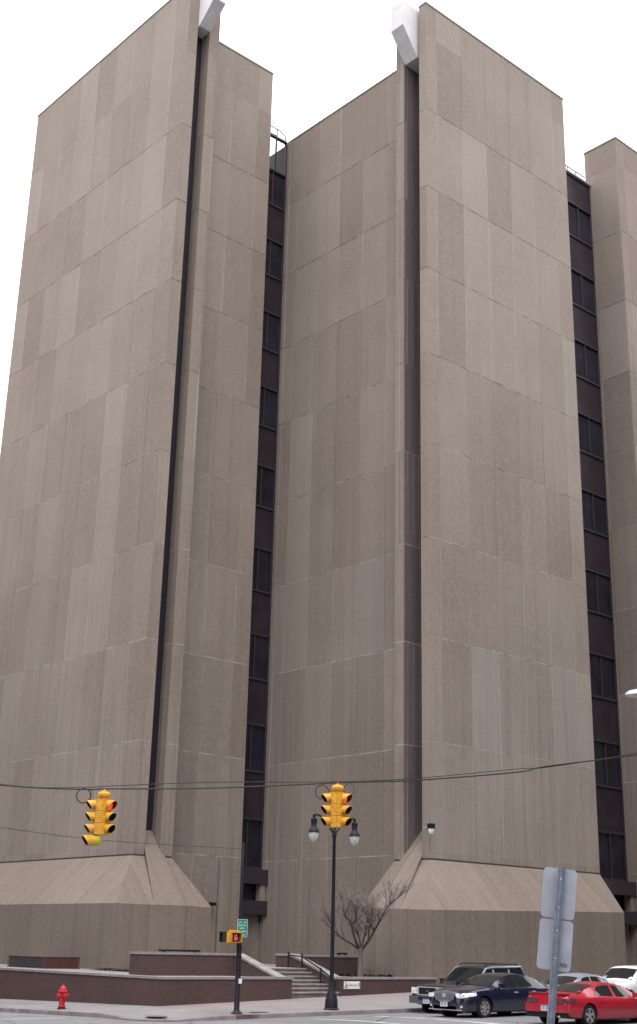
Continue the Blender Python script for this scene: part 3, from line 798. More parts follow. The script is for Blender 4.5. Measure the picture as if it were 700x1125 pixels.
def coil(c, r, label, rr=.014):
    m = MB(); e = VX; pts = [Vector(c) + e * (r * math.cos(R(a))) + Vector((0, 0, r * math.sin(R(a)))) + Vector((.69, .72, 0)) * (.03 * a / 360) for a in range(90, 471, 15)]
    m.tube(pts, rr, 5); return tag(m.build('cable_coil', 'ink'), label, 'cable', 'cable loops on the span wire')
coil((19.0, 31.0, 6.14), .2, 'black loop of cable hanging left of the arrow-lamp traffic signal', .018)
coil((24.1, 26.75, 6.42), .19, 'black loop of cable hanging left of the traffic signal above the street lamp')
coil((24.72, 26.3, 6.52), .15, 'smaller faint loop of cable right of the traffic signal above the street lamp', .009)

# ------------------------------------------------------------------ hydrant
l = Vector((24.64, 40.5, .06)); t = thing('fire_hydrant', l, 'red fire hydrant standing on the pavement by the corner brick wall', 'fire hydrant')
MB().lathe([(.15, 0), (.15, .05), (.12, .06), (.12, .09)], seg=14).build('base', 'hyd_dark', t)
MB().lathe([(.135, .09), (.135, .12), (.105, .14), (.105, .5), (.125, .52), (.125, .56), (.16, .57), (.16, .6), (.125, .62), (.12, .68), (.085, .74), (.035, .77), (.035, .82), (.015, .83)], seg=16).build('barrel', 'hyd', t)
for ax, s in (('X', 1), ('X', -1), ('Y', -1)):
    m = MB()
    pr = [(.075, .09), (.075, .16), (.088, .165), (.088, .2), (.03, .205), (.03, .235)]
    m.lathe([(a, s * b) for a, b in pr], (0, 0, .44), 12, ax); m.build('nozzle', 'hyd', t)

# ------------------------------------------------------------------ foreground sign post (leaning)
l = Vector((9.93, 8.07, 0)); t = thing('sign_post', l, 'leaning perforated metal post with the grey backs of two parking signs, nearest the camera', 'sign post')
t.rotation_euler = (0, R(6.4), R(-52.3))
po = MB().box((-.026, -.026, -.3), (.026, .026, 3.13)).build('post', 'post', t)
po.rotation_euler = (0, 0, R(-38))
m = MB()
for k in range(110):
    z = .3 + k * .0258
    m.lathe([(.0058, 0), (.0058, .001)], (.0, -.0265, z), 6, 'Y')
ho = m.build('hole_row', 'hole', po)
def plate(x, z0, z1, dx):
    m = MB(); w_, r_ = .158, .035
    pts = []
    for cx_, cz_, a0 in ((w_ - r_, z1 - r_, 0), (-w_ + r_, z1 - r_, 90), (-w_ + r_, z0 + r_, 180), (w_ - r_, z0 + r_, 270)):
        for k in range(5):
            a = R(a0 + 22.5 * k); pts.append((dx + cx_ + r_ * math.cos(a), .042, cz_ + r_ * math.sin(a)))
    m.prism(pts, (0, .003, 0)); return m.build('sign_panel', 'signback', t)
plate(0, 2.66, 3.12, -.01); p2 = plate(0, 2.19, 2.645, -.012)
MB().box((.045, .0405, 2.225), (.115, .0418, 2.262)).build('sticker', 'sticker', p2)
m = MB()
for z in (2.3, 2.55, 2.76, 3.02): m.lathe([(.011, -.005), (.011, .004)], (0, -.03, z), 8, 'Y')
m.build('bolt', 'galv', t)

# ------------------------------------------------------------------ cobra-head street light reaching in from the right
l = Vector((23.4, 11.2, 0)); t = thing('street_light', l, 'grey cobra-head street light reaching in at the right edge', 'street light')
MB().lathe([(.12, 0), (.1, 4), (.075, 7.6)], seg=10).build('pole', 'galv', t)
hx = Vector((21.45, 14.72, 7.27)) - l
ax = (hx - Vector((0, 0, 7.3))).normalized()
MB().tube([(0, 0, 7.4), Vector((0, 0, 7.5)) + ax * 1.2, Vector((0, 0, 7.33)) + ax * 3.0, hx - ax * .55], .035, 8).build('arm', 'galv', t)
hb = MB(); L = .75
ring = []
sd = Vector((-ax.y, ax.x, 0)).normalized()
for u, wd, zt, zb in ((0, .03, .03, -.03), (.08, .1, .075, -.05), (.3, .15, .1, -.07), (.55, .14, .09, -.06), (.75, .07, .06, -.03)):
    c = hx - ax * u
    ring.append([hb.b.verts.new(c + sd * a + Vector((0, 0, b))) for a, b in ((-wd, 0), (-wd * .6, zt), (wd * .6, zt), (wd, 0), (wd * .6, zb), (-wd * .6, zb))])
for a, b in zip(ring, ring[1:]):
    for k in range(6): hb.b.faces.new((a[k], a[(k + 1) % 6], b[(k + 1) % 6], b[k]))
hb.b.faces.new(ring[0]); hb.b.faces.new(ring[-1])
h = hb.build('lamp_head', 'galv', t)
MB().lathe([(.1, -.04), (.09, -.1), (.05, -.13)], hx - ax * .3, 12).build('lens', 'lampglass', h)

# ------------------------------------------------------------------ bare tree
l = Vector((38.66, 40.3, 1.12)); tree = thing('bare_tree', l, 'small leafless tree with reddish twigs in the gravel bed beside the steps', 'tree')
E = Vector((.745, -.667, 0)); Dp = Vector((.667, .745, 0))
MB().tube([(0, 0, -.2), (.01, 0, .3), (0, .01, .7), (-.005, 0, 1.0), E * .01 + Vector((0, 0, 1.16))], [.14, .12, .105, .11, .115], 10).build('trunk', 'bark', tree)
limbs, fine = MB(), MB()
rt = random.Random(3)
def P3(u, v, d): return E * u + Vector((0, 0, v)) + Dp * d
def twig(p, d, L, r, lev):
    pts = [p]; rs = [r]; n = 4
    for k in range(n):
        d = (d + Vector((rt.gauss(0, .16), rt.gauss(0, .16), rt.gauss(.05, .12)))).normalized()
        p = p + d * L / n; pts.append(p); rs.append(max(.0045, r * (1 - .65 * (k + 1) / n)))
    (limbs if lev <= 1 else fine).tube(pts, rs, 5 if lev < 2 else 3, caps=False)
    if lev >= 3: return
    for k in range(1, len(pts)):
        for _ in range((2, 1, 1, 0)[lev] + (1 if rt.random() < .35 else 0)):
            nd = (d + Vector((rt.gauss(0, .6), rt.gauss(0, .6), rt.gauss(.1, .4)))).normalized()
            twig(pts[k], nd, L * rt.uniform(.4, .65), rs[k] * .6, lev + 1)
LM = [([(-.02, 1.1, 0), (-.35, 1.3, .05), (-.8, 1.55, .1), (-1.1, 1.8, .1), (-1.25, 2.1, .1), (-1.42, 2.45, .1)], .055),
      ([(-.04, 1.12, 0), (-.2, 1.4, -.2), (-.36, 1.85, -.3), (-.42, 2.15, -.35), (-.65, 2.4, -.4), (-.75, 2.7, -.4)], .07),
      ([(-.42, 2.12, -.35), (-.25, 2.2, -.4), (-.2, 2.5, -.45), (-.3, 2.75, -.45)], .042),
      ([(.0, 1.12, 0), (-.04, 1.5, .35), (-.15, 1.9, .5), (-.22, 2.4, .6)], .045),
      ([(.03, 1.12, 0), (.12, 1.5, .3), (.22, 1.75, .45), (.28, 2.3, .55), (.2, 2.7, .6)], .05),
      ([(.05, 1.1, 0), (.35, 1.5, -.15), (.55, 1.85, -.2), (.75, 2.2, -.22), (.95, 2.6, -.2), (1.2, 2.95, -.2), (1.52, 3.2, -.15)], .07),
      ([(.32, 1.5, -.12), (.34, 1.9, -.05), (.38, 2.2, 0), (.25, 2.6, .05)], .048),
      ([(.55, 1.85, -.2), (.42, 2.1, -.45), (.45, 2.4, -.6)], .042)]
for pts, r in LM:
    q = spline([P3(*p) for p in pts], 4); n = len(q)
    limbs.tube(q, [.9 * r * (1 - .72 * i / (n - 1)) for i in range(n)], 7)
    for i in range(n // 3, n, 2):
        d = (q[min(i + 1, n - 1)] - q[i - 1]).normalized()
        for _ in range(2):
            nd = (d + Vector((rt.gauss(0, .6), rt.gauss(0, .6), rt.gauss(.25, .35)))).normalized()
            twig(q[i], nd, rt.uniform(.45, .8), .016, 1)
    twig(q[-1], (q[-1] - q[-2]).normalized(), .6, .016, 1)
limbs.build('limbs', 'twig', tree); fine.build('crown', 'twigfine', tree)

# ------------------------------------------------------------------ cars
def interp(tab, x):
    if x <= tab[0][0]: return tab[0][1]
    for (a, va), (b, vb) in zip(tab, tab[1:]):
        if x <= b:
            u = (x - a) / (b - a); return va + (vb - va) * u
    return tab[-1][1]
class Car:
    def __init__(s, nm, loc, rz, label, cat, cfg):
        s.c = cfg; s.t = thing(nm, loc, label, cat, 'cars in the street beside the tower', rz)
        c = cfg; s.h = c['W'] / 2; s.t.scale = (1, 1, .97)
        s.build()
    def zt(s, x): return interp(s.c['top'], x)
    def zb(s, x): return interp(s.c['belt'], x)
    def w(s, x): return interp(s.c['wid'], x) * s.h
    def wr(s, x): return interp(s.c['roofw'], x) * s.h
    def z0(s, x): return interp(s.c['bot'], x)
    def ring(s, x):
        w, zt, zb, wr, z0 = s.w(x), s.zt(x), s.zb(x), s.wr(x), s.z0(x)
        zb = min(zb, zt - .03); dz = zb - z0
        return [(0, z0), (w * .86, z0), (w * .955, z0 + .05), (w * .99, z0 + .25 * dz), (w, z0 + .5 * dz), (w * .993, z0 + .72 * dz), (w * .965, zb - .05), (w * .925, zb),
                (max(wr + .03, 0), zb + (zt - zb) * .8) if zt - zb > .2 else (w * .90, zb + (zt - zb) * .35), (wr, zb + (zt - zb) * .93 if zt - zb > .2 else zb + (zt - zb) * .6), (wr * .8, zt - .012), (0, zt + .012)]
    def sidey(s, x, z):
        r = s.ring(x)[1:10]
        for (ya, za), (yb, zb_) in zip(r, r[1:]):
            if za <= z <= zb_ and zb_ > za: return ya + (yb - ya) * (z - za) / (zb_ - za)
        return r[-1][0] if z > r[-1][1] else r[0][0]
    def topz(s, x, y):
        r = s.ring(x)[9:]; y = abs(y)
        for (ya, za), (yb, zb_) in zip(r[::-1], r[::-1][1:]):
            if ya <= y <= yb and yb > ya: return za + (zb_ - za) * (y - ya) / (yb - ya)
        return r[0][1]
    def patch(s, name, mat, x0b, x0t, x1b, x1t, zbf, ztf, side, off, nx=8, nz=4, par=None, thick=.0):
        m = MB(); V = []
        for i in range(nx + 1):
            u = i / nx; row = []
            for j in range(nz + 1):
                v = j / nz
                x = (x0b + (x1b - x0b) * u) * (1 - v) + (x0t + (x1t - x0t) * u) * v
                z = zbf(x) * (1 - v) + ztf(x) * v
                row.append(m.b.verts.new((x, side * (s.sidey(x, z) + off), z)))
            V.append(row)
        for i in range(nx):
            for j in range(nz): m.b.faces.new((V[i][j], V[i + 1][j], V[i + 1][j + 1], V[i][j + 1]))
        ed = [e for e in m.b.edges if e.is_boundary]
        ex = bmesh.ops.extrude_edge_only(m.b, edges=ed)
        for v in [g for g in ex['geom'] if isinstance(g, bmesh.types.BMVert)]: v.co.y -= side * (off + .012)
        return m.build(name, mat, par or s.t)
    def screen(s, name, mat, xb, xt, fb, ft, off=.008, n=8):
        m = MB(); V = []
        for j in range(7):
            v = j / 6; x = xb + (xt - xb) * v; row = []
            hw = (fb * (1 - v) + ft * v)
            for i in range(n + 1):
                y = (2 * i / n - 1) * min(hw * s.h, s.wr(x) * .97)
                row.append(m.b.verts.new((x, y, s.topz(x, y) + off)))
            V.append(row)
        for j in range(6):
            for i in range(n): m.b.faces.new((V[j][i], V[j][i + 1], V[j + 1][i + 1], V[j + 1][i]))
        return m.build(name, mat, s.t)
    def build(s):
        c = s.c; L = c['L']; t = s.t
        knots = sorted(set([k[0] for key in ('top', 'belt', 'wid', 'roofw', 'bot') for k in c[key]]))
        xs = []
        for a, b in zip(knots, knots[1:]):
            n = max(1, int((b - a) / .16))
            xs += [a + (b - a) * k / n for k in range(n)]
        xs.append(knots[-1])
        m = MB(); rings = []
        for x in xs:
            half = s.ring(x); full = half + [(-y, z) for y, z in half[-2:0:-1]]
            rings.append([m.b.verts.new((x, y, z)) for y, z in full])
        N = len(rings[0])
        for a, b in zip(rings, rings[1:]):
            for k in range(N): m.b.faces.new((a[k], b[k], b[(k + 1) % N], a[(k + 1) % N]))
        m.b.faces.new(rings[0]); m.b.faces.new(rings[-1][::-1])
        body = m.build('body', c['paint'], t, smooth=40)
        # wheel arches cut out of the body
        wb = c['axles']; wr = c['wheel']
        for x in wb:
            k = MB(); k.lathe([(wr * 1.15, -s.h - .3), (wr * 1.15, -s.h + .34)], (x, 0, wr), 28, 'Y'); k.lathe([(wr * 1.15, s.h - .34), (wr * 1.15, s.h + .3)], (x, 0, wr), 28, 'Y')
            co = k.build('cut', 'wellblack', t); md = body.modifiers.new('b', 'BOOLEAN'); md.object = co; md.solver = 'EXACT'; md.operation = 'DIFFERENCE'
            bpy.context.view_layer.update()
            me = bpy.data.meshes.new_from_object(body.evaluated_get(bpy.context.evaluated_depsgraph_get()))
            body.modifiers.clear(); old = body.data; body.data = me; bpy.data.meshes.remove(old); bpy.data.objects.remove(co)
        me = body.data
        while len(me.materials) > 1: me.materials.pop()
        me.set_sharp_from_angle(angle=R(38)); body.name = 'body'; me.name = 'body'
        # wells and wheels
        for x in wb:
            for sd in (-1, 1):
                k = MB(); k.lathe([(wr * 1.14, 0), (wr * 1.14, .012)], (x, sd * (s.h - .33), wr), 24, 'Y'); k.build('wheel_well', 'wellblack', t)
                yo = sd * (s.h * .985)
                def Y(a): return a * sd
                wv = MB(); wv.lathe([(wr * .6, Y(-.2)), (wr * .9, Y(-.2)), (wr, Y(-.16)), (wr, Y(-.04)), (wr * .93, Y(-.0)), (wr * .68, Y(-.0)), (wr * .64, Y(-.03))], (x, yo - sd * .015, wr), 28, 'Y')
                wo = wv.build('wheel', 'tyre', t)
                rm = MB(); rm.lathe([(wr * .67, Y(-.06)), (wr * .67, Y(-.005)), (wr * .61, Y(-.01)), (wr * .58, Y(-.05))], (x, yo - sd * .012, wr), 28, 'Y')
                for q in range(c.get('spokes', 6)):
                    a = 2 * math.pi * q / c.get('spokes', 6) + .3
                    ca_, sa_ = math.cos(a), math.sin(a)
                    p = lambda rr, tt, yy: (x + rr * ca_ - tt * sa_, yo - sd * .012 + Y(yy), wr + rr * sa_ + tt * ca_)
                    wd = wr * .10
                    rm.prism([p(wr * .1, -wd, -.012), p(wr * .62, -wd * 1.2, -.012), p(wr * .62, wd * 1.2, -.012), p(wr * .1, wd, -.012)], (0, Y(-.03), 0))
                rm.lathe([(wr * .18, Y(-.05)), (wr * .18, Y(-.004)), (wr * .08, Y(.004))], (x, yo - sd * .012, wr), 14, 'Y')
                rm.build('rim', 'alloy', wo)
                dk = MB(); dk.lathe([(wr * .6, Y(-.055)), (wr * .6, Y(-.05))], (x, yo - sd * .012, wr), 20, 'Y'); dk.build('brake_disc', 'wellblack', wo)
        # glass
        g = c['ws']; s.screen('windscreen', 'carglass', *g)
        if 'rs' in c: s.screen('rear_window', 'carglass', *c['rs'])
        for wd in c['sidewin']:
            for sd in (-1, 1):
                s.patch('side_window', 'carglass', *wd, lambda x: s.zb(x) + .035, lambda x: max(s.zb(x) + .04, s.zb(x) + (s.zt(x) - s.zb(x)) * c.get('wintop', .80)), sd, .006, 6, 3)
        # doors with handles
        for (a, b, hx) in c['doors']:
            for sd in (-1, 1):
                d = s.patch('door', c['paint'], a, a, b, b, lambda x: s.z0(x) + .13, lambda x: s.zb(x) - .005, sd, .006, 6, 8)
                zz = s.zb(hx) - .13; yy = s.sidey(hx, zz)
                MB().box((hx - .09, sd * yy - .03, zz - .018), (hx + .09, sd * yy + .03, zz + .018)).build('handle', c.get('handle', c['paint']), d, bevel=.01)
        # mirrors
        mx, mz = c['mirror']
        for sd in (-1, 1):
            y = sd * (s.sidey(mx, mz) + .11)
            mm = MB(); mm.box((mx - .06, y - .1, mz), (mx + .07, y + .1, mz + .15)); mm.build('mirror', c['mirmat'], t, bevel=.03)
        c['extra'](s, t)
    def fr(s, name, mat, x, y0, y1, z0, z1, d, bev=.01, par=None):
        return MB().box((x - d, y0, z0), (x + d, y1, z1)).build(name, mat, par or s.t, bevel=bev)
    def wrap(s, name, mat, xa, xb, za, zb_, sd, off=.012, n=6, slope=0):
        """lamp wrapping round a front or rear corner along the body side"""
        m = MB(); V = []
        for i in range(n + 1):
            x = xa + (xb - xa) * i / n
            V.append([m.b.verts.new((x, sd * (s.sidey(x, z) + off), z)) for z in (za + slope * i / n, (za + zb_) / 2 + slope * i / n, zb_ + slope * .6 * i / n)])
        for a, b in zip(V, V[1:]):
            for k in range(2): m.b.faces.new((a[k], b[k], b[k + 1], a[k + 1]))
        ed = [e for e in m.b.edges if e.is_boundary]
        ex = bmesh.ops.extrude_edge_only(m.b, edges=ed)
        for v in [g for g in ex['geom'] if isinstance(g, bmesh.types.BMVert)]: v.co.y -= sd * .06
        return m.build(name, mat, s.t)

def plate_at(s, t, x, z, sign, mat='plate_mat'):
    p = MB().box((x - .012, -.155, z - .08), (x + .012, .155, z + .08)).build('license_plate', mat, t, bevel=.004)
    m = MB(); xx = x + sign * .014
    m.box((xx - .001, -.15, z + .045), (xx + .001, .15, z + .075))
    for k in range(7):
        if k != 3: m.box((xx - .001, -.12 + k * .035, z - .045), (xx + .001, -.098 + k * .035, z + .025))
    m.build('plate_print', 'plate_blue', p)

M['grille_grey'] = plain('grey_grille', (.24, .24, .26), .35, metal=.4)
M['p_suv'] = mk_paint_car('charcoal_paint', (.011, .012, .018), .25)
M['p_sedan'] = mk_paint_car('navy_paint', (.005, .006, .03), .2)
M['p_red'] = mk_paint_car('red_paint', (.36, .003, .020), .34)
M['p_silver'] = mk_paint_car('silver_blue_paint', (.33, .38, .46), .3, .3)
M['p_white'] = mk_paint_car('white_paint_car', (.80, .80, .83), .3)

# --- large SUV at the kerb
def suv_extra(s, t):
    L2 = s.c['L'] / 2
    s.fr('grille', 'wellblack', L2 - .02, -.42, .42, .72, .95, .035)
    m = MB()
    m.box((L2 - .03, -.5, .95), (L2 + .03, .5, .985)); m.box((L2 - .03, -.5, .685), (L2 + .03, .5, .72))
    m.box((L2 - .03, -.5, .72), (L2 + .03, -.42, .95)); m.box((L2 - .03, .42, .72), (L2 + .03, .5, .95))
    m.build('grille_frame', 'chrome', t, bevel=.012)
    m = MB(); m.lathe([(.075, 0), (.075, .015)], (L2 + .02, 0, .84), 20, 'X')
    for v in m.b.verts: v.co.z = .84 + (v.co.z - .84) * .45
    m.build('emblem', 'cladding', t)
    for sd in (-1, 1):
        a, b = sorted((sd * .53, sd * .80)); s.fr('headlight', 'headlight', L2 - .055, a, b, .73, .95, .06, .02)
        s.wrap('turn_light', 'amber', L2 - .34, L2 - .12, .75, .93, sd)
        s.fr('fog_light', 'headlight', L2 - .05, *sorted((sd * .55, sd * .7)), .45, .53, .06, .02)
    m = MB(); m.box((L2 - .12, -.86, .40), (L2 + .07, .86, .66)); m.build('bumper', 'cladding', t, bevel=.05)
    s.fr('lower_grille', 'wellblack', L2 + .06, -.4, .4, .53, .63, .02)
    plate_at(s, t, L2 + .085, .49, 1)
    for sd in (-1, 1):
        s.patch('sill_cladding', 'cladding', -2.2, -2.2, 2.2, 2.2, lambda x: s.z0(x) + .05, lambda x: s.z0(x) + .3, sd, .014, 20, 2)
        m = MB(); m.tube([(-1.9, sd * .62, 1.75), (-1.8, sd * .62, 1.82), (-.1, sd * .62, 1.82), (.0, sd * .62, 1.74)], .022, 6); m.build('roof_rack', 'black_metal', t)
    m = MB(); m.box((-.5, -.6, 1.81), (-.44, .6, 1.84)); m.box((-1.4, -.6, 1.81), (-1.34, .6, 1.84)); m.build('rack_bar', 'black_metal', t)
    for sd in (-1, 1):
        m = MB(); m.tube([(.68, sd * (s.sidey(.68, 1.12) - .02), 1.10), (.08, sd * (s.wr(.08) + .03), 1.64), (-.2, sd * (s.wr(-.2) + .035), 1.69), (-1.9, sd * (s.wr(-1.9) + .04), 1.73), (-2.3, sd * (s.wr(-2.3) + .03), 1.2)], .042, 6)
        for px in (-.26, -1.15):
            m.tube([(px, sd * (s.sidey(px, 1.1) + .012), 1.1), (px - .03, sd * (s.sidey(px, 1.62) + .012), 1.62)], .035, 6)
        m.build('window_trim', 'p_silver', t)
suv = dict(L=4.81, W=1.87, paint='p_suv', mirmat='wellblack', wheel=.36, axles=(1.45, -1.44), spokes=5,
    top=[(-2.40, .95), (-2.36, 1.25), (-2.22, 1.66), (-2.0, 1.74), (-.8, 1.78), (-.05, 1.74), (.15, 1.68), (.80, 1.16), (1.1, 1.11), (2.0, 1.06), (2.3, 1.02), (2.38, .96), (2.405, .8)],
    belt=[(-2.4, .9), (-2.3, 1.12), (1.0, 1.08), (1.4, 1.02), (2.3, .94), (2.4, .75)],
    wid=[(-2.405, .88), (-2.3, .965), (-1.5, 1), (1.6, 1), (2.1, .97), (2.33, .92), (2.405, .84)],
    roofw=[(-2.4, .75), (-2.2, .74), (-.3, .76), (.15, .75), (.8, .80), (1.6, .80), (2.4, .74)],
    bot=[(-2.4, .42), (-2.2, .36), (2.1, .34), (2.405, .45)],
    ws=(.76, .19, .78, .72), sidewin=[(.54, .12, -.22, -.22), (-.30, -.30, -1.10, -1.10), (-1.20, -1.20, -2.2, -2.05)],
    doors=[(.68, -.28, -.15), (-.29, -1.16, -1.0)], mirror=(.55, 1.1), extra=suv_extra)
Car('parked_suv', (35.25 + 2.405, 33.25, .075), math.pi, 'dark two-tone sport utility vehicle parked at the kerb in front of the right plinth', 'car', suv)

# --- navy sedan in front of it
def sedan_extra(s, t):
    L2 = s.c['L'] / 2
    m = MB(); pts = []
    for y, z in ((-.46, .79), (-.40, .83), (0, .86), (.40, .83), (.46, .79), (.40, .60), (.22, .52), (-.22, .52), (-.40, .60)): pts.append((L2 - .05, y, z))
    m.prism(pts, (.075, 0, 0)); m.build('grille', M['grille_grey'], t, bevel=.012)
    m = MB()
    for k in range(17):
        y = -.36 + k * .045; m.box((L2 + .018, y, .58), (L2 + .028, y + .018, .79))
    m.build('grille_slats', 'cladding', t)
    m = MB(); m.lathe([(.07, 0), (.07, .012)], (L2 + .028, 0, .73), 18, 'X'); m.build('emblem', 'chrome', t)
    for sd in (-1, 1):
        s.wrap('headlight', 'headlight', L2 - .02, L2 - .62, .66, .80, sd, .014, 8, .08)
        s.fr('headlight', 'headlight', L2 - .09, *sorted((sd * .52, sd * .76)), .66, .79, .05, .02)
        s.wrap('tail_lamp', 'taillight', -L2 + .02, -L2 + .3, .78, .92, sd)
        s.fr('fog_light', 'headlight', L2 - .1, *sorted((sd * .5, sd * .7)), .36, .42, .05, .015)
    s.fr('lower_grille', 'wellblack', L2 - .03, -.5, .5, .28, .4, .03)
    m = MB(); m.box((L2 - .08, -.72, .26), (L2 + .0, .72, .285)); m.build('bumper_trim', 'chrome', t, bevel=.008)
    plate_at(s, t, L2 + .035, .45, 1)
sedan = dict(L=5.0, W=1.86, paint='p_sedan', mirmat='p_sedan', wheel=.345, axles=(1.5, -1.34), spokes=7, handle='chrome',
    top=[(-2.5, .8), (-2.45, .98), (-2.3, 1.06), (-2.0, 1.10), (-1.35, 1.33), (-1.0, 1.42), (-.5, 1.465), (-.1, 1.45), (.25, 1.38), (1.15, 1.04), (1.5, .99), (2.1, .92), (2.4, .86), (2.49, .74), (2.5, .6)],
    belt=[(-2.5, .78), (-2.3, .98), (-1.0, 1.0), (1.3, .94), (2.0, .86), (2.4, .76), (2.5, .55)],
    wid=[(-2.5, .74), (-2.4, .86), (-2.0, .96), (-1.2, 1), (1.4, 1), (2.0, .94), (2.3, .84), (2.45, .7), (2.5, .6)],
    roofw=[(-2.5, .66), (-2.0, .72), (-1.3, .66), (-.3, .68), (.25, .68), (1.15, .80), (1.9, .78), (2.5, .55)],
    bot=[(-2.5, .4), (-2.2, .28), (-1, .2), (2, .2), (2.3, .22), (2.5, .3)],
    ws=(1.1, .30, .78, .66), rs=(-1.97, -1.36, .70, .62), sidewin=[(.75, .2, -.24, -.24), (-.32, -.32, -1.08, -1.02), (-1.16, -1.10, -1.65, -1.38)], wintop=.80,
    doors=[(.95, -.26, -.1), (-.27, -1.25, -1.05)], mirror=(.68, .98), extra=sedan_extra)
Car('blue_sedan', (33.25 + 2.5, 30.6, .165), math.pi, 'dark blue sedan standing in the lane beside the parked sport utility vehicle', 'car', sedan)

# --- red coupe heading away
def red_extra(s, t):
    L2 = s.c['L'] / 2
    for sd in (-1, 1):
        s.wrap('tail_lamp', 'taillight', -L2 + .03, -L2 + .42, .68, .83, sd, .012, 6, .03)
        s.fr('tail_lamp', 'taillight' , -L2 + .035, *sorted((sd * .36, sd * .70)), .68, .82, .05, .02)
        s.wrap('headlight', 'headlight', L2 - .05, L2 - .5, .6, .73, sd)
    m = MB(); m.prism([(-L2 + .06, -.70, .93), (-L2 + .36, -.70, .965), (-L2 + .36, -.70, .985), (-L2 + .02, -.70, .99)], (0, 1.40, 0)); m.build('spoiler', 'p_red', t, bevel=.012)
    m = MB(); m.box((-L2 - .035, -.78, .42), (-L2 + .14, .78, .66)); m.build('bumper', 'p_red', t, bevel=.06)
    m = MB(); m.box((-L2 - .005, -.78, .26), (-L2 + .2, .78, .41)); m.build('bumper_valance', 'wellblack', t, bevel=.04)
    plate_at(s, t, -L2 - .045, .54, -1)
    m = MB(); m.tube([(-L2 - .04, -.5, .3), (-L2 + .3, -.5, .3)], .035, 8); m.build('exhaust', 'chrome', t)
    for sd in (-1, 1):
        s.patch('side_moulding', 'p_red', -1.0, -1.0, 1.1, 1.1, lambda x: .56, lambda x: .60, sd, .02, 12, 1)
red = dict(L=5.0, W=1.8, paint='p_red', mirmat='p_red', wheel=.335, axles=(1.35, -1.47), spokes=5,
    top=[(-2.5, .72), (-2.46, .92), (-2.3, .97), (-1.75, 1.0), (-1.0, 1.21), (-.6, 1.29), (-.15, 1.32), (.25, 1.29), (.6, 1.205), (1.35, .90), (1.6, .85), (2.1, .74), (2.4, .63), (2.5, .5)],
    belt=[(-2.5, .66), (-2.4, .87), (-1.0, .89), (1.2, .82), (2.0, .69), (2.4, .58), (2.5, .45)],
    wid=[(-2.5, .82), (-2.38, .92), (-1.9, .985), (-1.2, 1), (1.4, 1), (2.0, .93), (2.35, .78), (2.5, .6)],
    roofw=[(-2.5, .72), (-1.8, .72), (-1.0, .64), (0, .66), (.6, .66), (1.35, .78), (2.5, .5)],
    bot=[(-2.5, .32), (-2.2, .24), (-1, .19), (2, .19), (2.5, .28)],
    ws=(1.3, .62, .76, .62), rs=(-1.72, -.85, .72, .60), sidewin=[(1.02, .5, .0, -.05), (-.16, -.18, -1.12, -.78)], wintop=.80,
    doors=[(1.15, -.12, .08), (-.13, -1.0, -.85)], mirror=(.92, .85), extra=red_extra)
Car('red_coupe', (35.55, 26.2, .17), 0, 'red low car seen from behind, driving away past the blue sedan', 'car', red)

# --- silver hatchback behind
def hat_extra(s, t):
    L2 = s.c['L'] / 2
    for sd in (-1, 1):
        s.wrap('headlight', 'headlight', L2 - .05, L2 - .5, .62, .76, sd)
        s.wrap('tail_lamp', 'taillight', -L2 + .02, -L2 + .3, .8, .95, sd)
    plate_at(s, t, L2 + .02, .45, 1)
    s.fr('grille', 'wellblack', L2 - .03, -.4, .4, .55, .68, .03)
hat = dict(sedan); hat.update(L=4.6, W=1.76, paint='p_silver', mirmat='p_silver', extra=hat_extra, wheel=.32, axles=(1.35, -1.3), handle='p_silver',
    top=[(-2.3, .8), (-2.25, 1.0), (-2.0, 1.06), (-1.6, 1.10), (-.95, 1.36), (-.5, 1.45), (-.1, 1.47), (.25, 1.45), (.6, 1.37), (1.4, 1.02), (1.7, .96), (2.1, .84), (2.25, .74), (2.3, .6)],
    belt=[(-2.3, .75), (-2.1, .97), (-1, .98), (1.2, .92), (2, .78), (2.3, .55)],
    wid=[(-2.3, .78), (-2.1, .92), (-1.2, 1), (1.3, 1), (1.9, .92), (2.2, .76), (2.3, .62)],
    roofw=[(-2.3, .66), (-1.6, .7), (-.95, .64), (.6, .66), (1.4, .78), (2.3, .55)], bot=[(-2.3, .36), (-2, .24), (2, .22), (2.3, .3)],
    ws=(1.35, .66, .76, .64), rs=(-1.56, -.98, .68, .6), sidewin=[(1.0, .5, .1, .1), (.02, .02, -.66, -.62), (-.74, -.7, -1.15, -.95)],
    doors=[(1.1, .06, .2), (.05, -.9, -.72)], mirror=(.95, .96))
Car('silver_sedan', (40.85, 30.9, .16), math.pi, 'silver blue sedan half hidden behind the red car and the grey signs', 'car', hat)

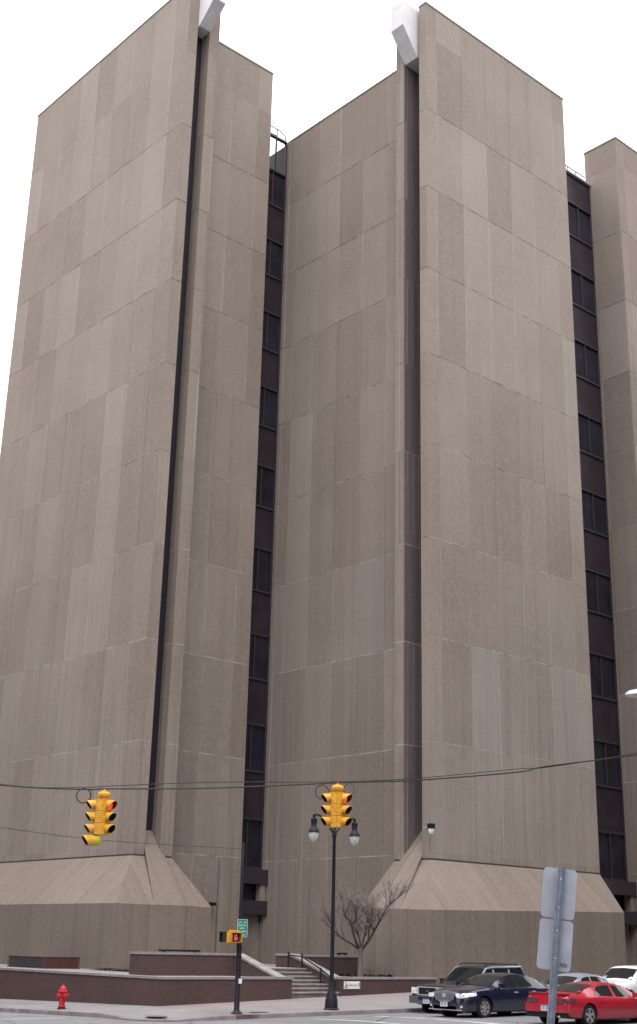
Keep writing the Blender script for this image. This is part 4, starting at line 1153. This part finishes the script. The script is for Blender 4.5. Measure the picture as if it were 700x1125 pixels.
# --- white SUV at the right edge
def wh_extra(s, t):
    L2 = s.c['L'] / 2
    s.fr('grille', 'chrome', L2 - .02, -.45, .45, .68, .88, .035)
    for sd in (-1, 1):
        s.fr('headlight', 'headlight', L2 - .06, *sorted((sd * .53, sd * .78)), .7, .88, .06, .02)
        s.wrap('tail_lamp', 'taillight', -L2 + .02, -L2 + .2, .9, 1.2, sd)
    s.fr('bumper', 'p_white', L2 - .03, -.8, .8, .4, .6, .06, .04)
    plate_at(s, t, L2 + .04, .5, 1)
wh = dict(suv); wh.update(sidewin=[(.86, .46, .06, .06), (-.02, -.02, -.95, -.95), (-1.05, -1.05, -2.2, -2.05)], doors=[(.98, -.02, .1), (-.03, -1.0, -.85)], mirror=(.86, 1.06), paint='p_white', mirmat='p_white', extra=wh_extra, L=4.7,
    top=[(-2.35, .95), (-2.3, 1.2), (-2.1, 1.58), (-1.8, 1.66), (-.6, 1.70), (.2, 1.67), (.45, 1.61), (1.1, 1.14), (1.3, 1.09), (2.0, 1.0), (2.25, .94), (2.35, .75)],
    wid=[(-2.35, .86), (-2.2, .96), (-1.5, 1), (1.5, 1), (2.0, .95), (2.25, .86), (2.35, .76)], bot=[(-2.35, .4), (-2.2, .3), (2.1, .28), (2.35, .4)],
    belt=[(-2.35, .9), (-2.2, 1.1), (1.0, 1.04), (1.4, .98), (2.2, .84), (2.35, .7)],
    ws=(1.06, .5, .78, .72), roofw=[(-2.4, .75), (-2.2, .74), (0, .76), (.5, .75), (1.1, .80), (1.6, .80), (2.4, .70)])
Car('white_suv', (47.35, 33.0, .2), math.pi, 'white sport utility vehicle facing left at the right edge', 'car', wh)

# ------------------------------------------------------------------ unseen city blocks, added to block low sky and darken the lower walls
M['shade_brick'] = plain('shade_block_brick', (.11, .085, .075), .9, var=.3, scale=.8)
def block(a, b, h, label):
    l = Vector(((a[0] + b[0]) / 2, (a[1] + b[1]) / 2, 0)); t = thing('shade_block', l, label, 'building', 'added shade blocks out of view')
    MB().box((*a, -3), (*b, h)).build('wall', 'shade_brick', t, off=l)
    MB().box((a[0] - .3, a[1] - .3, h), (b[0] + .3, b[1] + .3, h + .5)).build('shade_block_cornice', 'cap', t, off=l)
block((-40, 40), (3, 96), 42, 'unseen brick block across the left-hand street, added to shade the lower walls')
block((34, -30), (96, 12), 42, 'unseen brick block across the right-hand street, added to shade the lower walls')
block((-50, -50), (-9, -7), 52, 'unseen brick block behind the viewpoint, added to shade the lower walls')

# ------------------------------------------------------------------ camera
cam = bpy.data.cameras.new('camera'); co = bpy.data.objects.new('camera', cam); C.objects.link(co)
p, ro, yw = R(18.95), R(1.36), R(48.44)
ff = Vector((math.cos(yw) * math.cos(p), math.sin(yw) * math.cos(p), math.sin(p)))
r0 = Vector((math.sin(yw), -math.cos(yw), 0)); u0 = r0.cross(ff)
rr = r0 * math.cos(ro) + u0 * math.sin(ro); uu = u0 * math.cos(ro) - r0 * math.sin(ro)
mt = Matrix((rr, uu, -ff)).transposed().to_4x4(); mt.translation = Vector((0, 0, 2.35))
co.matrix_world = mt
cam.sensor_fit = 'VERTICAL'; cam.sensor_height = 24; cam.lens = 24 * 1386 / 1125; cam.clip_start = .1; cam.clip_end = 5000
scene.camera = co

# ------------------------------------------------------------------ light: white overcast
SE, SR = R(58), R(200)
wd = bpy.data.worlds.new('World'); scene.world = wd; wd.use_nodes = True
nt = wd.node_tree; nt.nodes.clear()
sk = nt.nodes.new('ShaderNodeTexSky'); sk.sky_type = 'NISHITA'; sk.sun_disc = False; sk.sun_elevation = SE; sk.sun_rotation = SR; sk.dust_density = 6; sk.air_density = 1.0
tc = nt.nodes.new('ShaderNodeTexCoord'); sp = nt.nodes.new('ShaderNodeSeparateXYZ'); nt.links.new(tc.outputs['Generated'], sp.inputs[0])
mr = nt.nodes.new('ShaderNodeMapRange'); nt.links.new(sp.outputs[2], mr.inputs[0]); mr.inputs[1].default_value = 0; mr.inputs[2].default_value = 1; mr.inputs[3].default_value = 3.2; mr.inputs[4].default_value = 20.0
cl = nt.nodes.new('ShaderNodeMix'); cl.data_type = 'RGBA'; cl.blend_type = 'MULTIPLY'; cl.inputs[0].default_value = 1; cl.inputs[6].default_value = (1.0, .988, .993, 1); nt.links.new(mr.outputs[0], cl.inputs[7])
mx = nt.nodes.new('ShaderNodeMix'); mx.data_type = 'RGBA'; mx.inputs[0].default_value = .92; nt.links.new(sk.outputs[0], mx.inputs[6]); nt.links.new(cl.outputs[2], mx.inputs[7])
bg = nt.nodes.new('ShaderNodeBackground'); bg.inputs[1].default_value = .12; nt.links.new(mx.outputs[2], bg.inputs[0])
ou = nt.nodes.new('ShaderNodeOutputWorld'); nt.links.new(bg.outputs[0], ou.inputs[0])
sl = bpy.data.lights.new('sun', 'SUN'); sl.energy = .5; sl.angle = R(25); sl.color = (1, .97, .93)
so = bpy.data.objects.new('sun', sl); C.objects.link(so)
# sun from behind the camera to its left, high
d = Vector((math.cos(R(226)) * math.cos(SE), math.sin(R(226)) * math.cos(SE), math.sin(SE)))
so.rotation_euler = d.to_track_quat('Z', 'Y').to_euler()
sk.sun_rotation = R(90 - 226)
vs = scene.view_settings; vs.view_transform = 'Standard'; vs.look = 'None'; vs.gamma = 1; vs.exposure = .86; vs.use_curve_mapping = False
scene.cycles.max_bounces = 6
